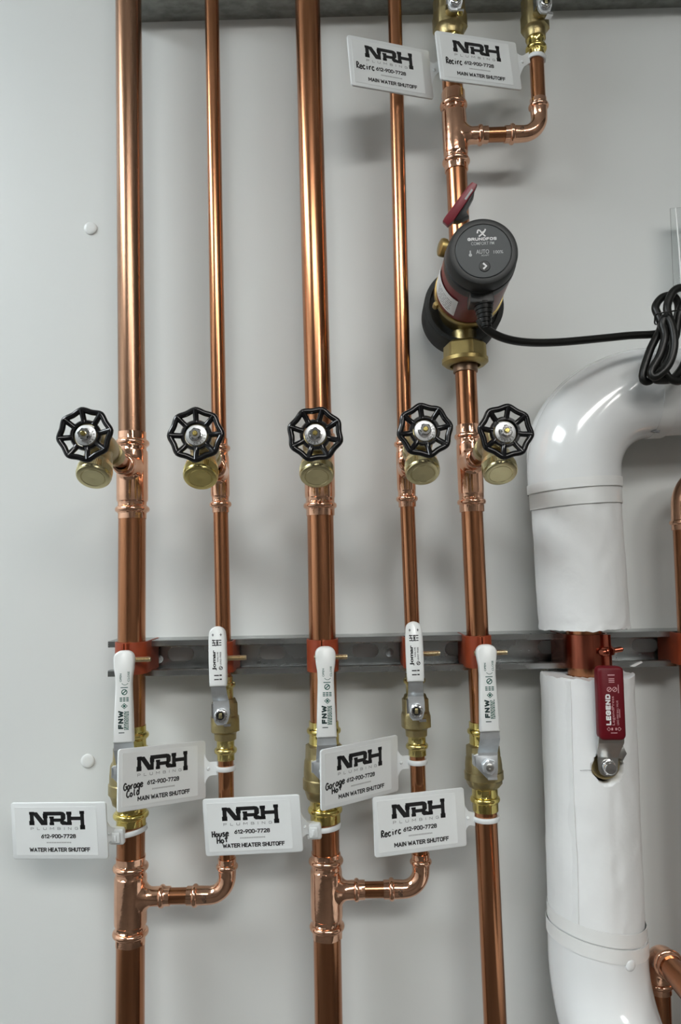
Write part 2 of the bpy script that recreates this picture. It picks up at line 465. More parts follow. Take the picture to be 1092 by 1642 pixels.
# ------------------------------------------------------------------ risers: measured centre lines
YP = -57.0
RISER = {  # px nodes (x, y) of each pipe's centre line, radius in mm, depth
    1: dict(n=[(206.5, 60), (212.2, 750), (208.7, 1640)], r=14.4, y=YP),
    2: dict(n=[(340.5, 60), (351.3, 700), (362.8, 1250), (364.5, 1440)], r=8.0, y=YP),
    3: dict(n=[(494.5, 60), (511.5, 700), (527.0, 1640)], r=14.2, y=YP),
    4: dict(n=[(633.0, 20), (648.2, 690), (670.4, 1240), (676, 1430)], r=7.9, y=YP),
    5: dict(n=[(719.5, 0), (794.1, 1640)], r=11.6, y=YP),
    6: dict(n=[(855.8, 0), (863.4, 160), (866.5, 225)], r=8.0, y=YP),
    7: dict(n=[(920.3, 770), (939.0, 1045), (957, 1510)], r=19.5, y=-63.0),
    8: dict(n=[(1095.0, 700), (1112.0, 1060)], r=14.4, y=YP),
    9: dict(n=[(1053.0, 1500), (1058.0, 1640)], r=11.6, y=YP),
}
def rx(p, py):
    n = RISER[p]['n']
    for i in range(len(n) - 1):
        if py <= n[i + 1][1] or i == len(n) - 2:
            (x0, y0), (x1, y1) = n[i], n[i + 1]
            return x0 + (x1 - x0) * (py - y0) / (y1 - y0)
def rp(p, py):
    return at(rx(p, py), py, RISER[p]['y'])
def rframe(p, py, yaw=0.0):
    a, b = rp(p, py - 15), rp(p, py + 15)
    m = z_frame(rp(p, py), a - b)
    return m @ Matrix.Rotation(math.radians(yaw), 4, 'Z')
def dz(p, ref, py):
    """signed distance in mm along riser p from pixel row ref up to pixel row py"""
    m = rframe(p, ref)
    return (m.inverted() @ rp(p, py)).z * 1000

def straight_pipe(p, top, bot, label, mt='pipe', r=None, group='copper pipes'):
    """top / bot: pixel rows or ('z', metres)"""
    def pt(q, ref):
        if isinstance(q, tuple):
            a, b = rp(p, ref - 40), rp(p, ref + 40); d = a - b
            o = rp(p, ref); return o + d * ((q[1] - o.z) / d.z)
        return rp(p, q)
    A = pt(top, 0 if p != 9 else 1520); B = pt(bot, 1640)
    L = (A - B).length * 1000
    r = r or RISER[p]['r']
    b = MB()
    b.lathe([(0, r - 1.2), (0, r), (L, r), (L, r - 1.2)], 40)
    o = b.build('copper_pipe', M[mt], None, z_frame(B, A - B))
    return tag(o, label, 'pipe', group)

def bead(z, r, s=1):
    """press bead profile centred on z, running in +z"""
    out = []
    for k in range(9):
        a = PI * k / 8
        out.append((z - 3.0 * math.cos(a), r + 1.5 + 2.3 * math.sin(a)))
    return out

def end_profile(z_edge, z_bead, r, z_in):
    """press end from its open edge over the bead inward; works in either direction"""
    s = 1 if z_bead > z_edge else -1
    p = [(z_edge, r + 0.05), (z_edge, r + 1.3, 0.55), (z_bead - s * 4.2, r + 1.4, 0.7), (z_bead - s * 3.4, r + 1.5)]
    bd = bead(0, r)
    p += [(z_bead + s * q[0], q[1]) for q in bd]
    p += [(z_bead + s * 3.6, r + 1.6), (z_bead + s * 4.6, r + 1.5, 0.7), (z_in - s * 1.0, r + 1.6, 0.5), (z_in, r + 1.9)]
    return p

def saddle(b, R, rb, bz, be, bd):
    """tee branch along bd whose root is blended onto the run of radius R"""
    lat = bd.cross(Vector((0, 0, 1)))
    n = 48; rows = []
    for k in range(9):
        u = k / 8
        rho = rb + 1.4 + 6.5 * (1 - u) ** 2.6
        row = []
        for j in range(n):
            a = 2 * PI * j / n
            c = min(rho, R * 0.985) * math.sin(a); ax = rho * math.cos(a)
            surf = math.sqrt(max(R * R - c * c, 0))
            h = surf - 0.35 + (R + 7.0 - surf + 0.35) * u ** 1.15
            row.append(lat * c + Vector((0, 0, ax)) + bd * h)
        rows.append(row)
    prof = [(bz - 4.0, rb + 1.4, .5)] + [(bz + q[0] * .85, rb + 1.4 + (q[1] - rb - 1.5) * .85) for q in bead(0, rb)]
    prof += [(bz + 3.4, rb + 1.3, .6), (be, rb + 1.25, .6), (be, rb - 1.2), (be - 6, rb - 1.4)]
    for q in prof:
        row = []
        for j in range(n):
            a = 2 * PI * j / n
            rr = q[1]
            if len(q) > 2:
                am = ((a + .3) % (PI / 3)) - PI / 6
                rr = rr * (1 - q[2]) + min(rr * .935 / math.cos(am), rr * 1.05) * q[2]
            row.append(lat * rr * math.sin(a) + Vector((0, 0, rr * math.cos(a))) + bd * q[0])
        rows.append(row)
    v = [p for r_ in rows for p in r_]
    f = [(i * n + j, i * n + (j + 1) % n, (i + 1) * n + (j + 1) % n, (i + 1) * n + j) for i in range(len(rows) - 1) for j in range(n)]
    b.add(v, f)

def tee(p, top, bt, branch, bb, bot, label, bdir=(0, -1, 0), rb=8.0, bz=33.0, be=42.0, group='press tees'):
    t = empty('press_tee', rframe(p, branch), label, 'pipe fitting', group)
    r = RISER[p]['r']
    z = [dz(p, branch, q) for q in (top, bt, bb, bot)]
    mid = (z[1] + z[2]) / 2
    b = MB(); bo = min(9.0, (z[1] - z[2]) * 0.2)
    rr = r + 1.9
    b.lathe([(z[2] + bo, rr), (z[2] + bo + 3, rr + .25), (mid - 4, rr + .3), (mid + 4, rr + .3), (z[1] - bo - 3, rr + .25), (z[1] - bo, rr)], 48, cap=(False, False))
    b.build('run', M['fitting'], t)
    for (e, q, s) in ((z[3], z[2], 1), (z[0], z[1], -1)):
        b = MB(); b.lathe(end_profile(e, q, r, q + s * bo), 48, cap=(False, False))
        b.build('press_end', M['fitting'], t)
    b = MB(); saddle(b, rr, rb, bz, be, Vector(bdir).normalized())
    b.build('branch', M['fitting'], t)
    return t

def elbow_path(R, l1, l2, n=14):
    """leg l1 along +x arriving, then bending up to +z with leg l2; radii follow"""
    pts = []; s = []
    for k in range(n + 1):
        a = PI / 2 * k / n
        pts.append(Vector((R * math.sin(a), 0, R - R * math.cos(a))))
    return [Vector((-l1, 0, 0))] + pts + [Vector((R, 0, R + l2))]

def press_elbow(mw, R, l1, l2, rb, label, group='press elbows', mark=True, name='press_elbow'):
    """origin where the arc starts; leg one runs back along -x, leg two goes up +z"""
    t = empty(name, mw, label, 'pipe fitting', group)
    pts = []; rad = []
    def leg(e, d, L, rev):
        seq = [(L, rb + .05), (L - .01, rb + 1.25), (L - 4.5, rb + 1.3), (L - 5.2, rb + 1.4)]
        for q in range(7):
            a = PI * q / 6
            seq.append((L - 8.2 + 2.6 * math.cos(a), rb + 1.3 + 2.0 * math.sin(a)))
        seq += [(L - 11.4, rb + 1.3), (1.0, rb + 1.0)]
        out = [(e + d * s, r_) for s, r_ in seq]
        return list(reversed(out)) if rev else out
    for q, r_ in leg(Vector((0, 0, 0)), Vector((-1, 0, 0)), l1, False): pts.append(q); rad.append(r_)
    n = 14
    for k in range(n + 1):
        a = PI / 2 * k / n
        pts.append(Vector((R * math.sin(a), 0, R - R * math.cos(a)))); rad.append(rb + 0.9)
    for q, r_ in leg(Vector((R, 0, R)), Vector((0, 0, 1)), l2, True): pts.append(q); rad.append(r_)
    b = MB(); b.sweep(pts, rad, 36, cap=False)
    b.build('elbow_body', M['fitting'], t, sharp=50)
    if mark:
        b = MB()
        for i in range(5):
            for j in range(3):
                if (i * 7 + j * 3) % 4 == 0: continue
                a0 = math.radians(-125 + j * 13); a1 = a0 + math.radians(9)
                x0 = -6 + 0.0; z0 = -3.6 + i * 1.5
                rr = rb + 1.25
                v = []
                for a in (a0, a1):
                    for x in (-5.2 + j * 1.5, -4.2 + j * 1.5):
                        v.append((x, -math.cos(math.asin(max(-1, min(1, (z0 + (0.9 if a == a1 else 0)) / rr)))) * rr, z0 + (0.9 if a == a1 else 0)))
                b.add(v, [(0, 1, 3, 2)])
        b.build('printed_mark', M['ink'], t, flat=True)
    return t

CEIL_Z = Z1 + 0.02
# --- straight runs
straight_pipe(1, ('z', Z1 - .002), 698, 'thick dull copper pipe rising above the leftmost handwheel to the top', 'pipe_old')
straight_pipe(1, 829, 1170, 'thick copper pipe between the leftmost handwheel tee and its white-handled valve')
straight_pipe(1, 1316, 1378, 'short dark thick copper pipe behind the leftmost water heater tag strap')
straight_pipe(1, 1508, ('z', 0.002), 'thick copper pipe leaving the bottom of the left lower tee')
straight_pipe(2, ('z', Z1 - .002), 708, 'thin copper pipe rising above the second handwheel from the left')
straight_pipe(2, 819, 1092, 'thin copper pipe from the second handwheel down to the left narrow-handled valve')
straight_pipe(2, 1212, 1380, 'thin copper pipe carrying the garage cold tag strap')
straight_pipe(3, ('z', Z1 - .002), 700, 'thick copper pipe rising above the middle handwheel to the top')
straight_pipe(3, 823, 1162, 'thick copper pipe between the middle handwheel tee and its white-handled valve')
straight_pipe(3, 1311, 1372, 'short dark thick copper pipe behind the house hot tag strap')
straight_pipe(3, 1498, ('z', 0.002), 'thick copper pipe leaving the bottom of the middle lower tee')
straight_pipe(4, ('z', Z1 - .002), 706, 'thin copper pipe passing behind the upper left recirc tag')
straight_pipe(4, 809, 1086, 'thin copper pipe from the fourth handwheel down to the right narrow-handled valve')
straight_pipe(4, 1205, 1372, 'thin copper pipe carrying the garage hot tag strap')
straight_pipe(5, ('z', Z1 - .002), -40, 'copper pipe above the brass valve over the pump', group=None)
straight_pipe(5, 80, 153, 'short copper pipe between the upper brass valve and upper tee')
straight_pipe(5, 271, 425, 'copper pipe running down into the top of the red pump')
straight_pipe(5, 585, 687, 'copper pipe between the pump union nut and the rightmost handwheel tee')
straight_pipe(5, 818, 1163, 'copper pipe between the rightmost handwheel tee and its white-handled valve')
straight_pipe(5, 1294, ('z', 0.002), 'long copper pipe leaving the bottom of the right white-handled valve')
straight_pipe(6, ('z', Z1 - .002), -37, 'thin copper pipe above the small top right brass valve')
straight_pipe(6, 86, 172, 'short thin copper pipe carrying the upper right recirc tag strap')

# --- drain tees facing the room and their valves
DRAINS = {  # riser: tee rows (top edge, bead, branch, bead, bottom edge), wheel centre px, wheel spin
    1: ((694, 711, 752, 817, 832), (136, 697), 8, 'leftmost'),
    2: ((704, 719, 757, 809, 822), (314, 697), 1, 'second from left'),
    3: ((684, 700, 748, 811, 827), (505.5, 696), -17, 'middle'),
    4: ((700, 712, 749, 800, 813), (681.5, 690), 9, 'fourth from left'),
    5: ((682, 700, 742, 805, 821), (811, 692), -8, 'rightmost'),
}
WHEEL_Z = 150.0
def wheel_mesh():
    b = MB(); rim = []
    for k in range(96):
        a = 2 * PI * k / 96
        r_ = 22.7 - 1.95 * ((1 - math.cos(8 * a)) / 2) ** 0.75
        rim.append((r_ * math.cos(a), r_ * math.sin(a), 0))
    b.sweep(rim, 2.65, 12, closed=True)
    return b
def arc_text(mb, txt, R, a_start, step, h, y):
    for i, ch in enumerate(txt):
        a = math.radians(a_start - i * step)
        v, f = text_geo(ch, 0.02)
        ax = min(p[0] for p in v); bx = max(p[0] for p in v); ay = min(p[1] for p in v); by = max(p[1] for p in v)
        out = []
        for p in v:
            s = ((p[0] - ax) / (bx - ax) - 0.5) * h * 0.8; t = (p[1] - ay) / (by - ay) * h
            rr = R + t
            out.append((rr * math.cos(a) + s * math.sin(a), rr * math.sin(a) - s * math.cos(a), y))
        mb.add(out, f)

for p, (rows, wpx, spin, which) in DRAINS.items():
    B = rp(p, rows[2])
    Wp = at(wpx[0], wpx[1], YP - WHEEL_Z)
    d = (Wp - B).normalized()
    fr = rframe(p, rows[2])
    dl = fr.to_3x3().inverted() @ d
    dl_h = Vector((dl.x, dl.y, 0)).normalized()
    tee(p, *rows, f'copper press tee behind the {which} black handwheel', bdir=dl_h)
    # valve frame: local z along the stem towards the room, local x to the right, local y up
    zx = d
    xx = Vector((0, 0, 1)).cross(zx).normalized()
    yy = zx.cross(xx)
    L = (Wp - B).length * 1000
    t = empty('drain_valve', frame(B, xx, yy, zx), f'{which} brass drain valve with black handwheel and round brass cap', 'valve', 'brass drain valves with handwheels')
    b = MB(); b.lathe([(36, 6.5), (36, 7.9), (66, 7.9), (66, 6.0)], 32); b.build('inlet_stub', M['pipe'], t)
    b = MB()
    b.lathe([(62, 8), (62, 10.2), (74, 10.2), (75, 11.5), (77, 11.5), (78, 9.6), (84, 9.8), (88, 12.0), (96, 13.2), (106, 13.4), (114, 12.6), (119, 10.5), (121, 9.4)], 32)
    dn = Vector((0, -math.sin(math.radians(57)), math.cos(math.radians(57))))
    o0 = Vector((0, 0, 104))
    b.lathe([(2, 11.5), (14, 11.5), (18, 13.4), (26, 13.4), (26, 9)], 32, along(o0, dn))
    b.build('valve_body', M['brass'], t)
    b = MB()
    def kn(a, z, r_): return r_
    n = 144
    b.lathe([(25.5, 12), (25.5, 15.0), (30.0, 15.2), (30.2, 15.6)], 48, along(o0, dn), cap=(True, False))
    def knurl(a, z, r_):
        return r_ + (0.45 if int(round(a / (2 * PI) * n)) % 2 else 0.0) * (1 if r_ > 15 else 0)
    b.lathe([(30.2, 15.4), (30.6, 15.4), (37.4, 15.4), (37.4, 15.0)], n, along(o0, dn), mod=knurl, cap=(False, False))
    b.lathe([(37.4, 15.6), (39.0, 15.4), (40.2, 14.6), (40.4, 14.0), (40.4, 11.0), (40.0, 10.7), (40.0, 10.3), (40.4, 10.0), (40.4, 3), (40.3, 0.1)], 48, along(o0, dn), cap=(False, True))
    b.build('hose_cap', M['brass_yellow'] if p == 2 else M['brass_turned'], t)
    b = MB()
    b.lathe([(120, 9.5), (121, 11.2, 1), (129, 11.2, 1), (130, 8.5), (132, 7.0), (138, 7.0), (139, 7.6, 1), (142.5, 7.6, 1), (143, 4), (146, 3.6), (L - 4, 3.6), (L - 4, 3)], 36)
    b.build('packing_nut', M['brass'], t)
    spm = Matrix.Translation((0, 0, L)) @ Matrix.Rotation(math.radians(spin), 4, 'Z')
    wroot = wheel_mesh().build('handwheel', M['black_enamel'], t, Matrix.Translation((0, 0, L * .001)) @ Matrix.Rotation(math.radians(spin), 4, 'Z'), sharp=60)
    for k in range(8):
        a = 2 * PI * k / 8
        ca, sa = math.cos(a), math.sin(a)
        b = MB()
        b.sweep([(11.5 * ca, 11.5 * sa, -2.2), (15 * ca, 15 * sa, -1.8), (19 * ca, 19 * sa, -0.4), (23.0 * ca, 23.0 * sa, 0.2)], [2.9, 2.55, 2.6, 3.0], 12)
        b.build('spoke', M['black_enamel'], wroot, sharp=60)
    b = MB()
    b.lathe([(-5.5, 10.4), (-5.5, 12.6), (-3.6, 13.8), (-1.2, 13.8), (0.3, 12.6), (0.3, 11.0), (-1.5, 10.4), (-5.5, 10.4)], 48, cap=(False, False))
    for k in range(3):
        a = 2 * PI * k / 3 + 0.4
        b.box(8.0, 11.0, -2.4, 2.4, -4.5, -2.4, Matrix.Rotation(a, 4, 'Z'))
    b.build('hub', M['black_enamel'], wroot, sharp=40)
    b = MB(); b.lathe([(-3.4, 3), (-3.4, 9.3), (-2.5, 9.6), (-1.4, 9.3), (-1.2, 8.8), (-1.2, 3)], 40); b.build('name_plate', M['wheel_plate'], wroot)
    b = MB(); arc_text(b, 'LEGEND', 6.7, -10 + spin * 3, 19, 2.0, -1.15); b.build('plate_lettering', M['ink'], wroot, flat=True)
    b = MB(); b.lathe([(-1.3, 6.2), (-0.7, 6.2), (-0.5, 5.3, 1), (3.6, 5.3, 1), (4.4, 4.4), (4.4, 2.6)], 36); b.build('wheel_nut', M['chrome'], wroot)
    b = MB(); b.lathe([(2.0, 2.3), (5.6, 2.3), (6.2, 1.8), (6.2, 0.1)], 20); b.build('stem_tip', M['brass_bright'], wroot)

# --- side tees with branches to the right
def side_branch(p, q, rows, bx, ex, upx, uprow, r_small, lab_tee, lab_stub, lab_elbow, up=True, be=42., bz=33.):
    """p main riser, q riser fed by the elbow; bx = px where branch collar ends, ex = px where elbow collar starts"""
    y = RISER[p]['y']
    fr = rframe(p, rows[2])
    c = rp(p, rows[2])
    E = rp(q, rows[2] + (upx or 0))
    d = (Vector((E.x, 0, E.z)) - Vector((c.x, 0, c.z)))
    xdir = Vector((1, 0, (fr.to_3x3() @ Vector((1, 0, 0))).z)).normalized()
    X = (E - c).dot(xdir)                          # distance riser to riser along the branch
    b_end = (at(bx, rows[2] - 2, y) - c).dot(xdir) * 1000
    e_beg = (at(ex, rows[2] - 2, y) - c).dot(xdir) * 1000
    tee(p, *rows, lab_tee, bdir=(1, 0, 0), rb=r_small, bz=b_end - 8.5, be=b_end)
    b = MB(); Ls = e_beg - b_end + 8
    b.lathe([(0, r_small - 1.2), (0, r_small), (Ls, r_small), (Ls, r_small - 1.2)], 36)
    P0 = c + xdir * ((b_end - 4) * .001)
    tag(b.build('copper_pipe', M['pipe'], None, z_frame(P0, xdir)), lab_stub, 'pipe', 'copper pipes')
    Rb = 19.0
    zdir = (rp(q, uprow) - rp(q, uprow + 20)).normalized()
    yv = Vector((0, 1, 0)); zv = xdir.cross(yv) * 1.0
    zv = -yv.cross(xdir) if (-yv.cross(xdir)).z > 0 else yv.cross(xdir)
    arc0 = c + xdir * (X - Rb * .001)
    l1 = X * 1000 - Rb - e_beg
    top = rp(q, uprow)
    l2 = (top - (arc0 + xdir * Rb * .001 + zv * Rb * .001)).dot(zv) * 1000
    mw = frame(arc0, xdir, zv.cross(xdir), zv)
    press_elbow(mw, Rb, l1, max(l2, 12.5), r_small, lab_elbow)

side_branch(1, 2, (1373, 1390, 1438, 1495, 1512), 273, 300, 0, 1376, 8.0,
            'large copper press tee low on the leftmost pipe', 'short copper stub right of the left lower tee', 'copper press elbow turning up under the house hot tag')
side_branch(3, 4, (1367, 1380, 1428, 1485, 1502), 585, 615, 0, 1368, 8.0,
            'large copper press tee low on the middle pipe', 'short copper stub right of the middle lower tee', 'copper press elbow turning up under the lower recirc tag')
side_branch(5, 6, (148, 170, 218, 260, 275), 782, 809, 0, 160, 8.0,
            'copper press tee above the pump with a branch to the right', 'short copper stub right of the upper tee', 'copper press elbow turning up below the top right brass valve')

# ------------------------------------------------------------------ strut channels and clamps
def strut(py_top_front, py_bot_front, x0, x1, yc_px, label, mt, slots, screws, name='strut_channel'):
    """C channel on the wall, 41 mm deep; slots: px centres on the back web"""
    A = at(x0, yc_px[0], -41); Bp = at(x1, yc_px[1], -41)
    d = (Bp - A); d.y = 0
    L = d.length * 1000
    xv = d.normalized(); yv = Vector((0, 1, 0)); zv = xv.cross(yv)
    h = py_top_front
    org = Vector((A.x, 0, A.z))
    mw = frame(org, xv, yv, zv)
    t = empty(name, mw, label, 'strut channel', 'galvanized strut channels')
    H = h / 2; T = 2.6
    # flanges with inturned lips
    for s in (1, -1):
        b = MB()
        prof = [(0, s * H), (-40, s * H), (-41, s * (H - 0.4)), (-41, s * (H - 6.0)), (-40.3, s * (H - 6.8)), (-31, s * (H - 6.8)), (-31, s * (H - 4.6)), (-38.4, s * (H - 4.6)), (-38.4, s * (H - T)), (-2.6, s * (H - T)), (0, s * (H - T))]
        n = len(prof)
        v = [(0, q[0], q[1]) for q in prof] + [(L, q[0], q[1]) for q in prof]
        f = [(i, (i + 1) % n, n + (i + 1) % n, n + i) for i in range(n)] + [tuple(range(n)), tuple(range(2 * n - 1, n - 1, -1))]
        b.add(v, f)
        b.build('flange', mt, t, flat=True)
    # web with slotted holes, built cell by cell around each slot
    b = MB(); hw, hh = 15.0, 7.6
    cs = sorted(((at(q, yc_px[0], -2) - org).dot(xv) * 1000) for q in slots)
    edges = [0.0] + [(cs[i] + cs[i + 1]) / 2 for i in range(len(cs) - 1)] + [L] if cs else [0.0, L]
    Hi = H - T
    for i in range(len(edges) - 1):
        a, c = edges[i], edges[i + 1]
        if not cs:
            b.box(a, c, -2.6, 0, -Hi, Hi); continue
        cx = cs[i]
        inner = []
        n = 8
        for k in range(n + 1):
            an = -PI / 2 + PI * k / n; inner.append((cx + hw - hh + hh * math.cos(an), hh * math.sin(an)))
        for k in range(n + 1):
            an = PI / 2 + PI * k / n; inner.append((cx - hw + hh + hh * math.cos(an), hh * math.sin(an)))
        outer = []
        N = len(inner)
        for (ix, iz) in inner:
            k = len(outer)
            fr = k / N
            # match each inner point to the rectangle border
            if k <= n: ox, oz = c, -Hi + 2 * Hi * k / n
            else: ox, oz = a, Hi - 2 * Hi * (k - n - 1) / n
            outer.append((ox, oz))
        v = []
        for (q, yy) in ((inner, -2.6), (outer, -2.6), (inner, 0.0)):
            v += [(x, yy, z) for x, z in q]
        f = []
        for k in range(N):
            j = (k + 1) % N
            f.append((k, j, N + j, N + k)); f.append((k, 2 * N + k, 2 * N + j, j))
        b.add(v, f)
    b.build('web', mt, t, flat=True)
    for q, row in screws:
        P = mw.inverted() @ at(q, row, -2.6)
        b = MB()
        b.lathe([(0, 4.6), (0.8, 4.6), (1.2, 3.6), (1.2, 2.9, 1), (4.0, 2.9, 1), (4.2, 2.4)], 24, Matrix.Translation(P * 1000) @ RX90)
        b.build('screw', M['zinc'], t)
    return t, mw

strut(38.0, 0, 173, 1200, (1057, 1038), 'long galvanized strut channel with slots behind the white valve handles', M['galv'],
      [290, 437, 586, 735, 884, 1035, 1180], [(255, 1057), (624.5, 1046.5)])
STOP, smw = strut(41.0, 0, 183, 1200, (-32, -60), 'weathered galvanized strut channel along the top of the wall', M['galv_dull'], [300, 440, 580, 680, 820, 960, 1100], [])

def clamp(p, row, label, mt, half_h=16.5, yaw=0, bolt=(-8, 26), ear=12, leg=36, nut='zinc_yellow', r_extra=1.5, group='orange pipe clamps'):
    r = RISER[p]['r'] + r_extra
    t = empty('pipe_clamp', rframe(p, row, 0), label, 'pipe clamp', group)
    back = -RISER[p]['y'] - 6.0            # legs reach back into the channel
    ya = math.radians(yaw)
    for s in (-1, 1):
        b = MB()
        path = [(s * r, min(back, leg + 12)), (s * r, 2)]
        n = 12
        a_end = -PI / 2 + ya
        a_beg = 0 if s > 0 else -PI
        gap = s * 1.6 / r
        for k in range(n + 1):
            a = a_beg + (a_end + gap - a_beg) * k / n
            path.append((r * math.cos(a), r * math.sin(a)))
        ex, ey = math.cos(a_end), math.sin(a_end)
        last = path[-1]
        path.append((last[0] + ex * 1.5, last[1] + ey * 1.5))
        path.append((last[0] + ex * ear, last[1] + ey * ear))
        b.ribbon(path, 1.9, -half_h, half_h)
        # hook that grips the channel lip
        b.build('clamp_half', mt, t, sharp=30)
    ex, ey = math.cos(-PI / 2 + ya), math.sin(-PI / 2 + ya)
    c = Vector((ex, ey, 0)) * (r + ear * 0.55)
    side = Vector((-ey, ex, 0))
    b = MB()
    pr = []
    z = bolt[0]
    pr.append((z, 1.0)); pr.append((z, 2.6))
    zz = z
    while zz < bolt[1] - 1:
        pr += [(zz + .3, 2.7), (zz + 0.8, 2.25)]; zz += 1.1
    pr += [(bolt[1], 2.3), (bolt[1], 1.0)]
    b.lathe(pr, 16, along(c, side)); bo = b.build('bolt', M[nut], t)
    b = MB(); b.lathe([(2.6, 2.0), (2.6, 5.2, 1), (6.0, 5.2, 1), (6.4, 4.2), (6.4, 2.0)], 24, along(c, side)); b.build('nut', M[nut], t)
    b = MB(); b.lathe([(-6.0, 1.0), (-6.0, 4.2), (-5.2, 4.8), (-2.8, 4.8), (-2.6, 2.0)], 24, along(c, side)); b.build('bolt_head', M[nut], t)
    return t
clamp(1, 1054, 'orange pipe clamp on the leftmost thick pipe', M['orange'])
clamp(2, 1053, 'orange pipe clamp behind the left narrow white handle', M['orange'], half_h=16)
clamp(3, 1050, 'orange pipe clamp on the middle thick pipe', M['orange'])
clamp(4, 1046, 'orange pipe clamp behind the right narrow white handle', M['orange'], half_h=16)
clamp(5, 1044, 'orange pipe clamp on the pipe below the pump', M['orange'])
clamp(7, 1042, 'shiny copper-plated clamp between the two white pipe jackets', M['copper_clamp'], half_h=17.0, yaw=38, bolt=(-11, 26), ear=7, nut='copper_clamp', r_extra=2.2, group=None)
clamp(8, 1040, 'orange pipe clamp cut off at the right edge', M['orange'])

# ------------------------------------------------------------------ ball valves
def lever_strip(b, path, half, th):
    """steel lever: path of (z, y) with half widths"""
    v = []; f = []
    for i, ((z, y), w) in enumerate(zip(path, half)):
        v += [(-w, y, z), (w, y, z), (w, y + th, z), (-w, y + th, z)]
    n = len(path)
    for i in range(n - 1):
        for k in range(4):
            k2 = (k + 1) % 4
            f.append((4 * i + k, 4 * i + k2, 4 * i + 4 + k2, 4 * i + 4 + k))
    f += [(3, 2, 1, 0), tuple(range(4 * n - 4, 4 * n))]
    b.add(v, f)

def sleeve_outline_wide(z0, z1):
    """waisted sleeve with a bulged rounded end"""
    pts = [(9.9, z0), (9.0, z0 + 25), (8.2, z0 + 46), (7.9, z0 + 56), (8.3, z0 + 64), (9.5, z0 + 71), (10.1, z1 - 9)]
    out = list(pts)
    for k in range(9):
        a = math.radians(10 + 80 * k / 8)
        out.append((10.1 * math.cos(a) ** 0.7, z1 - 8 + 8 * math.sin(a)))
    out2 = [(-x, z) for x, z in reversed(out)]
    return out + out2

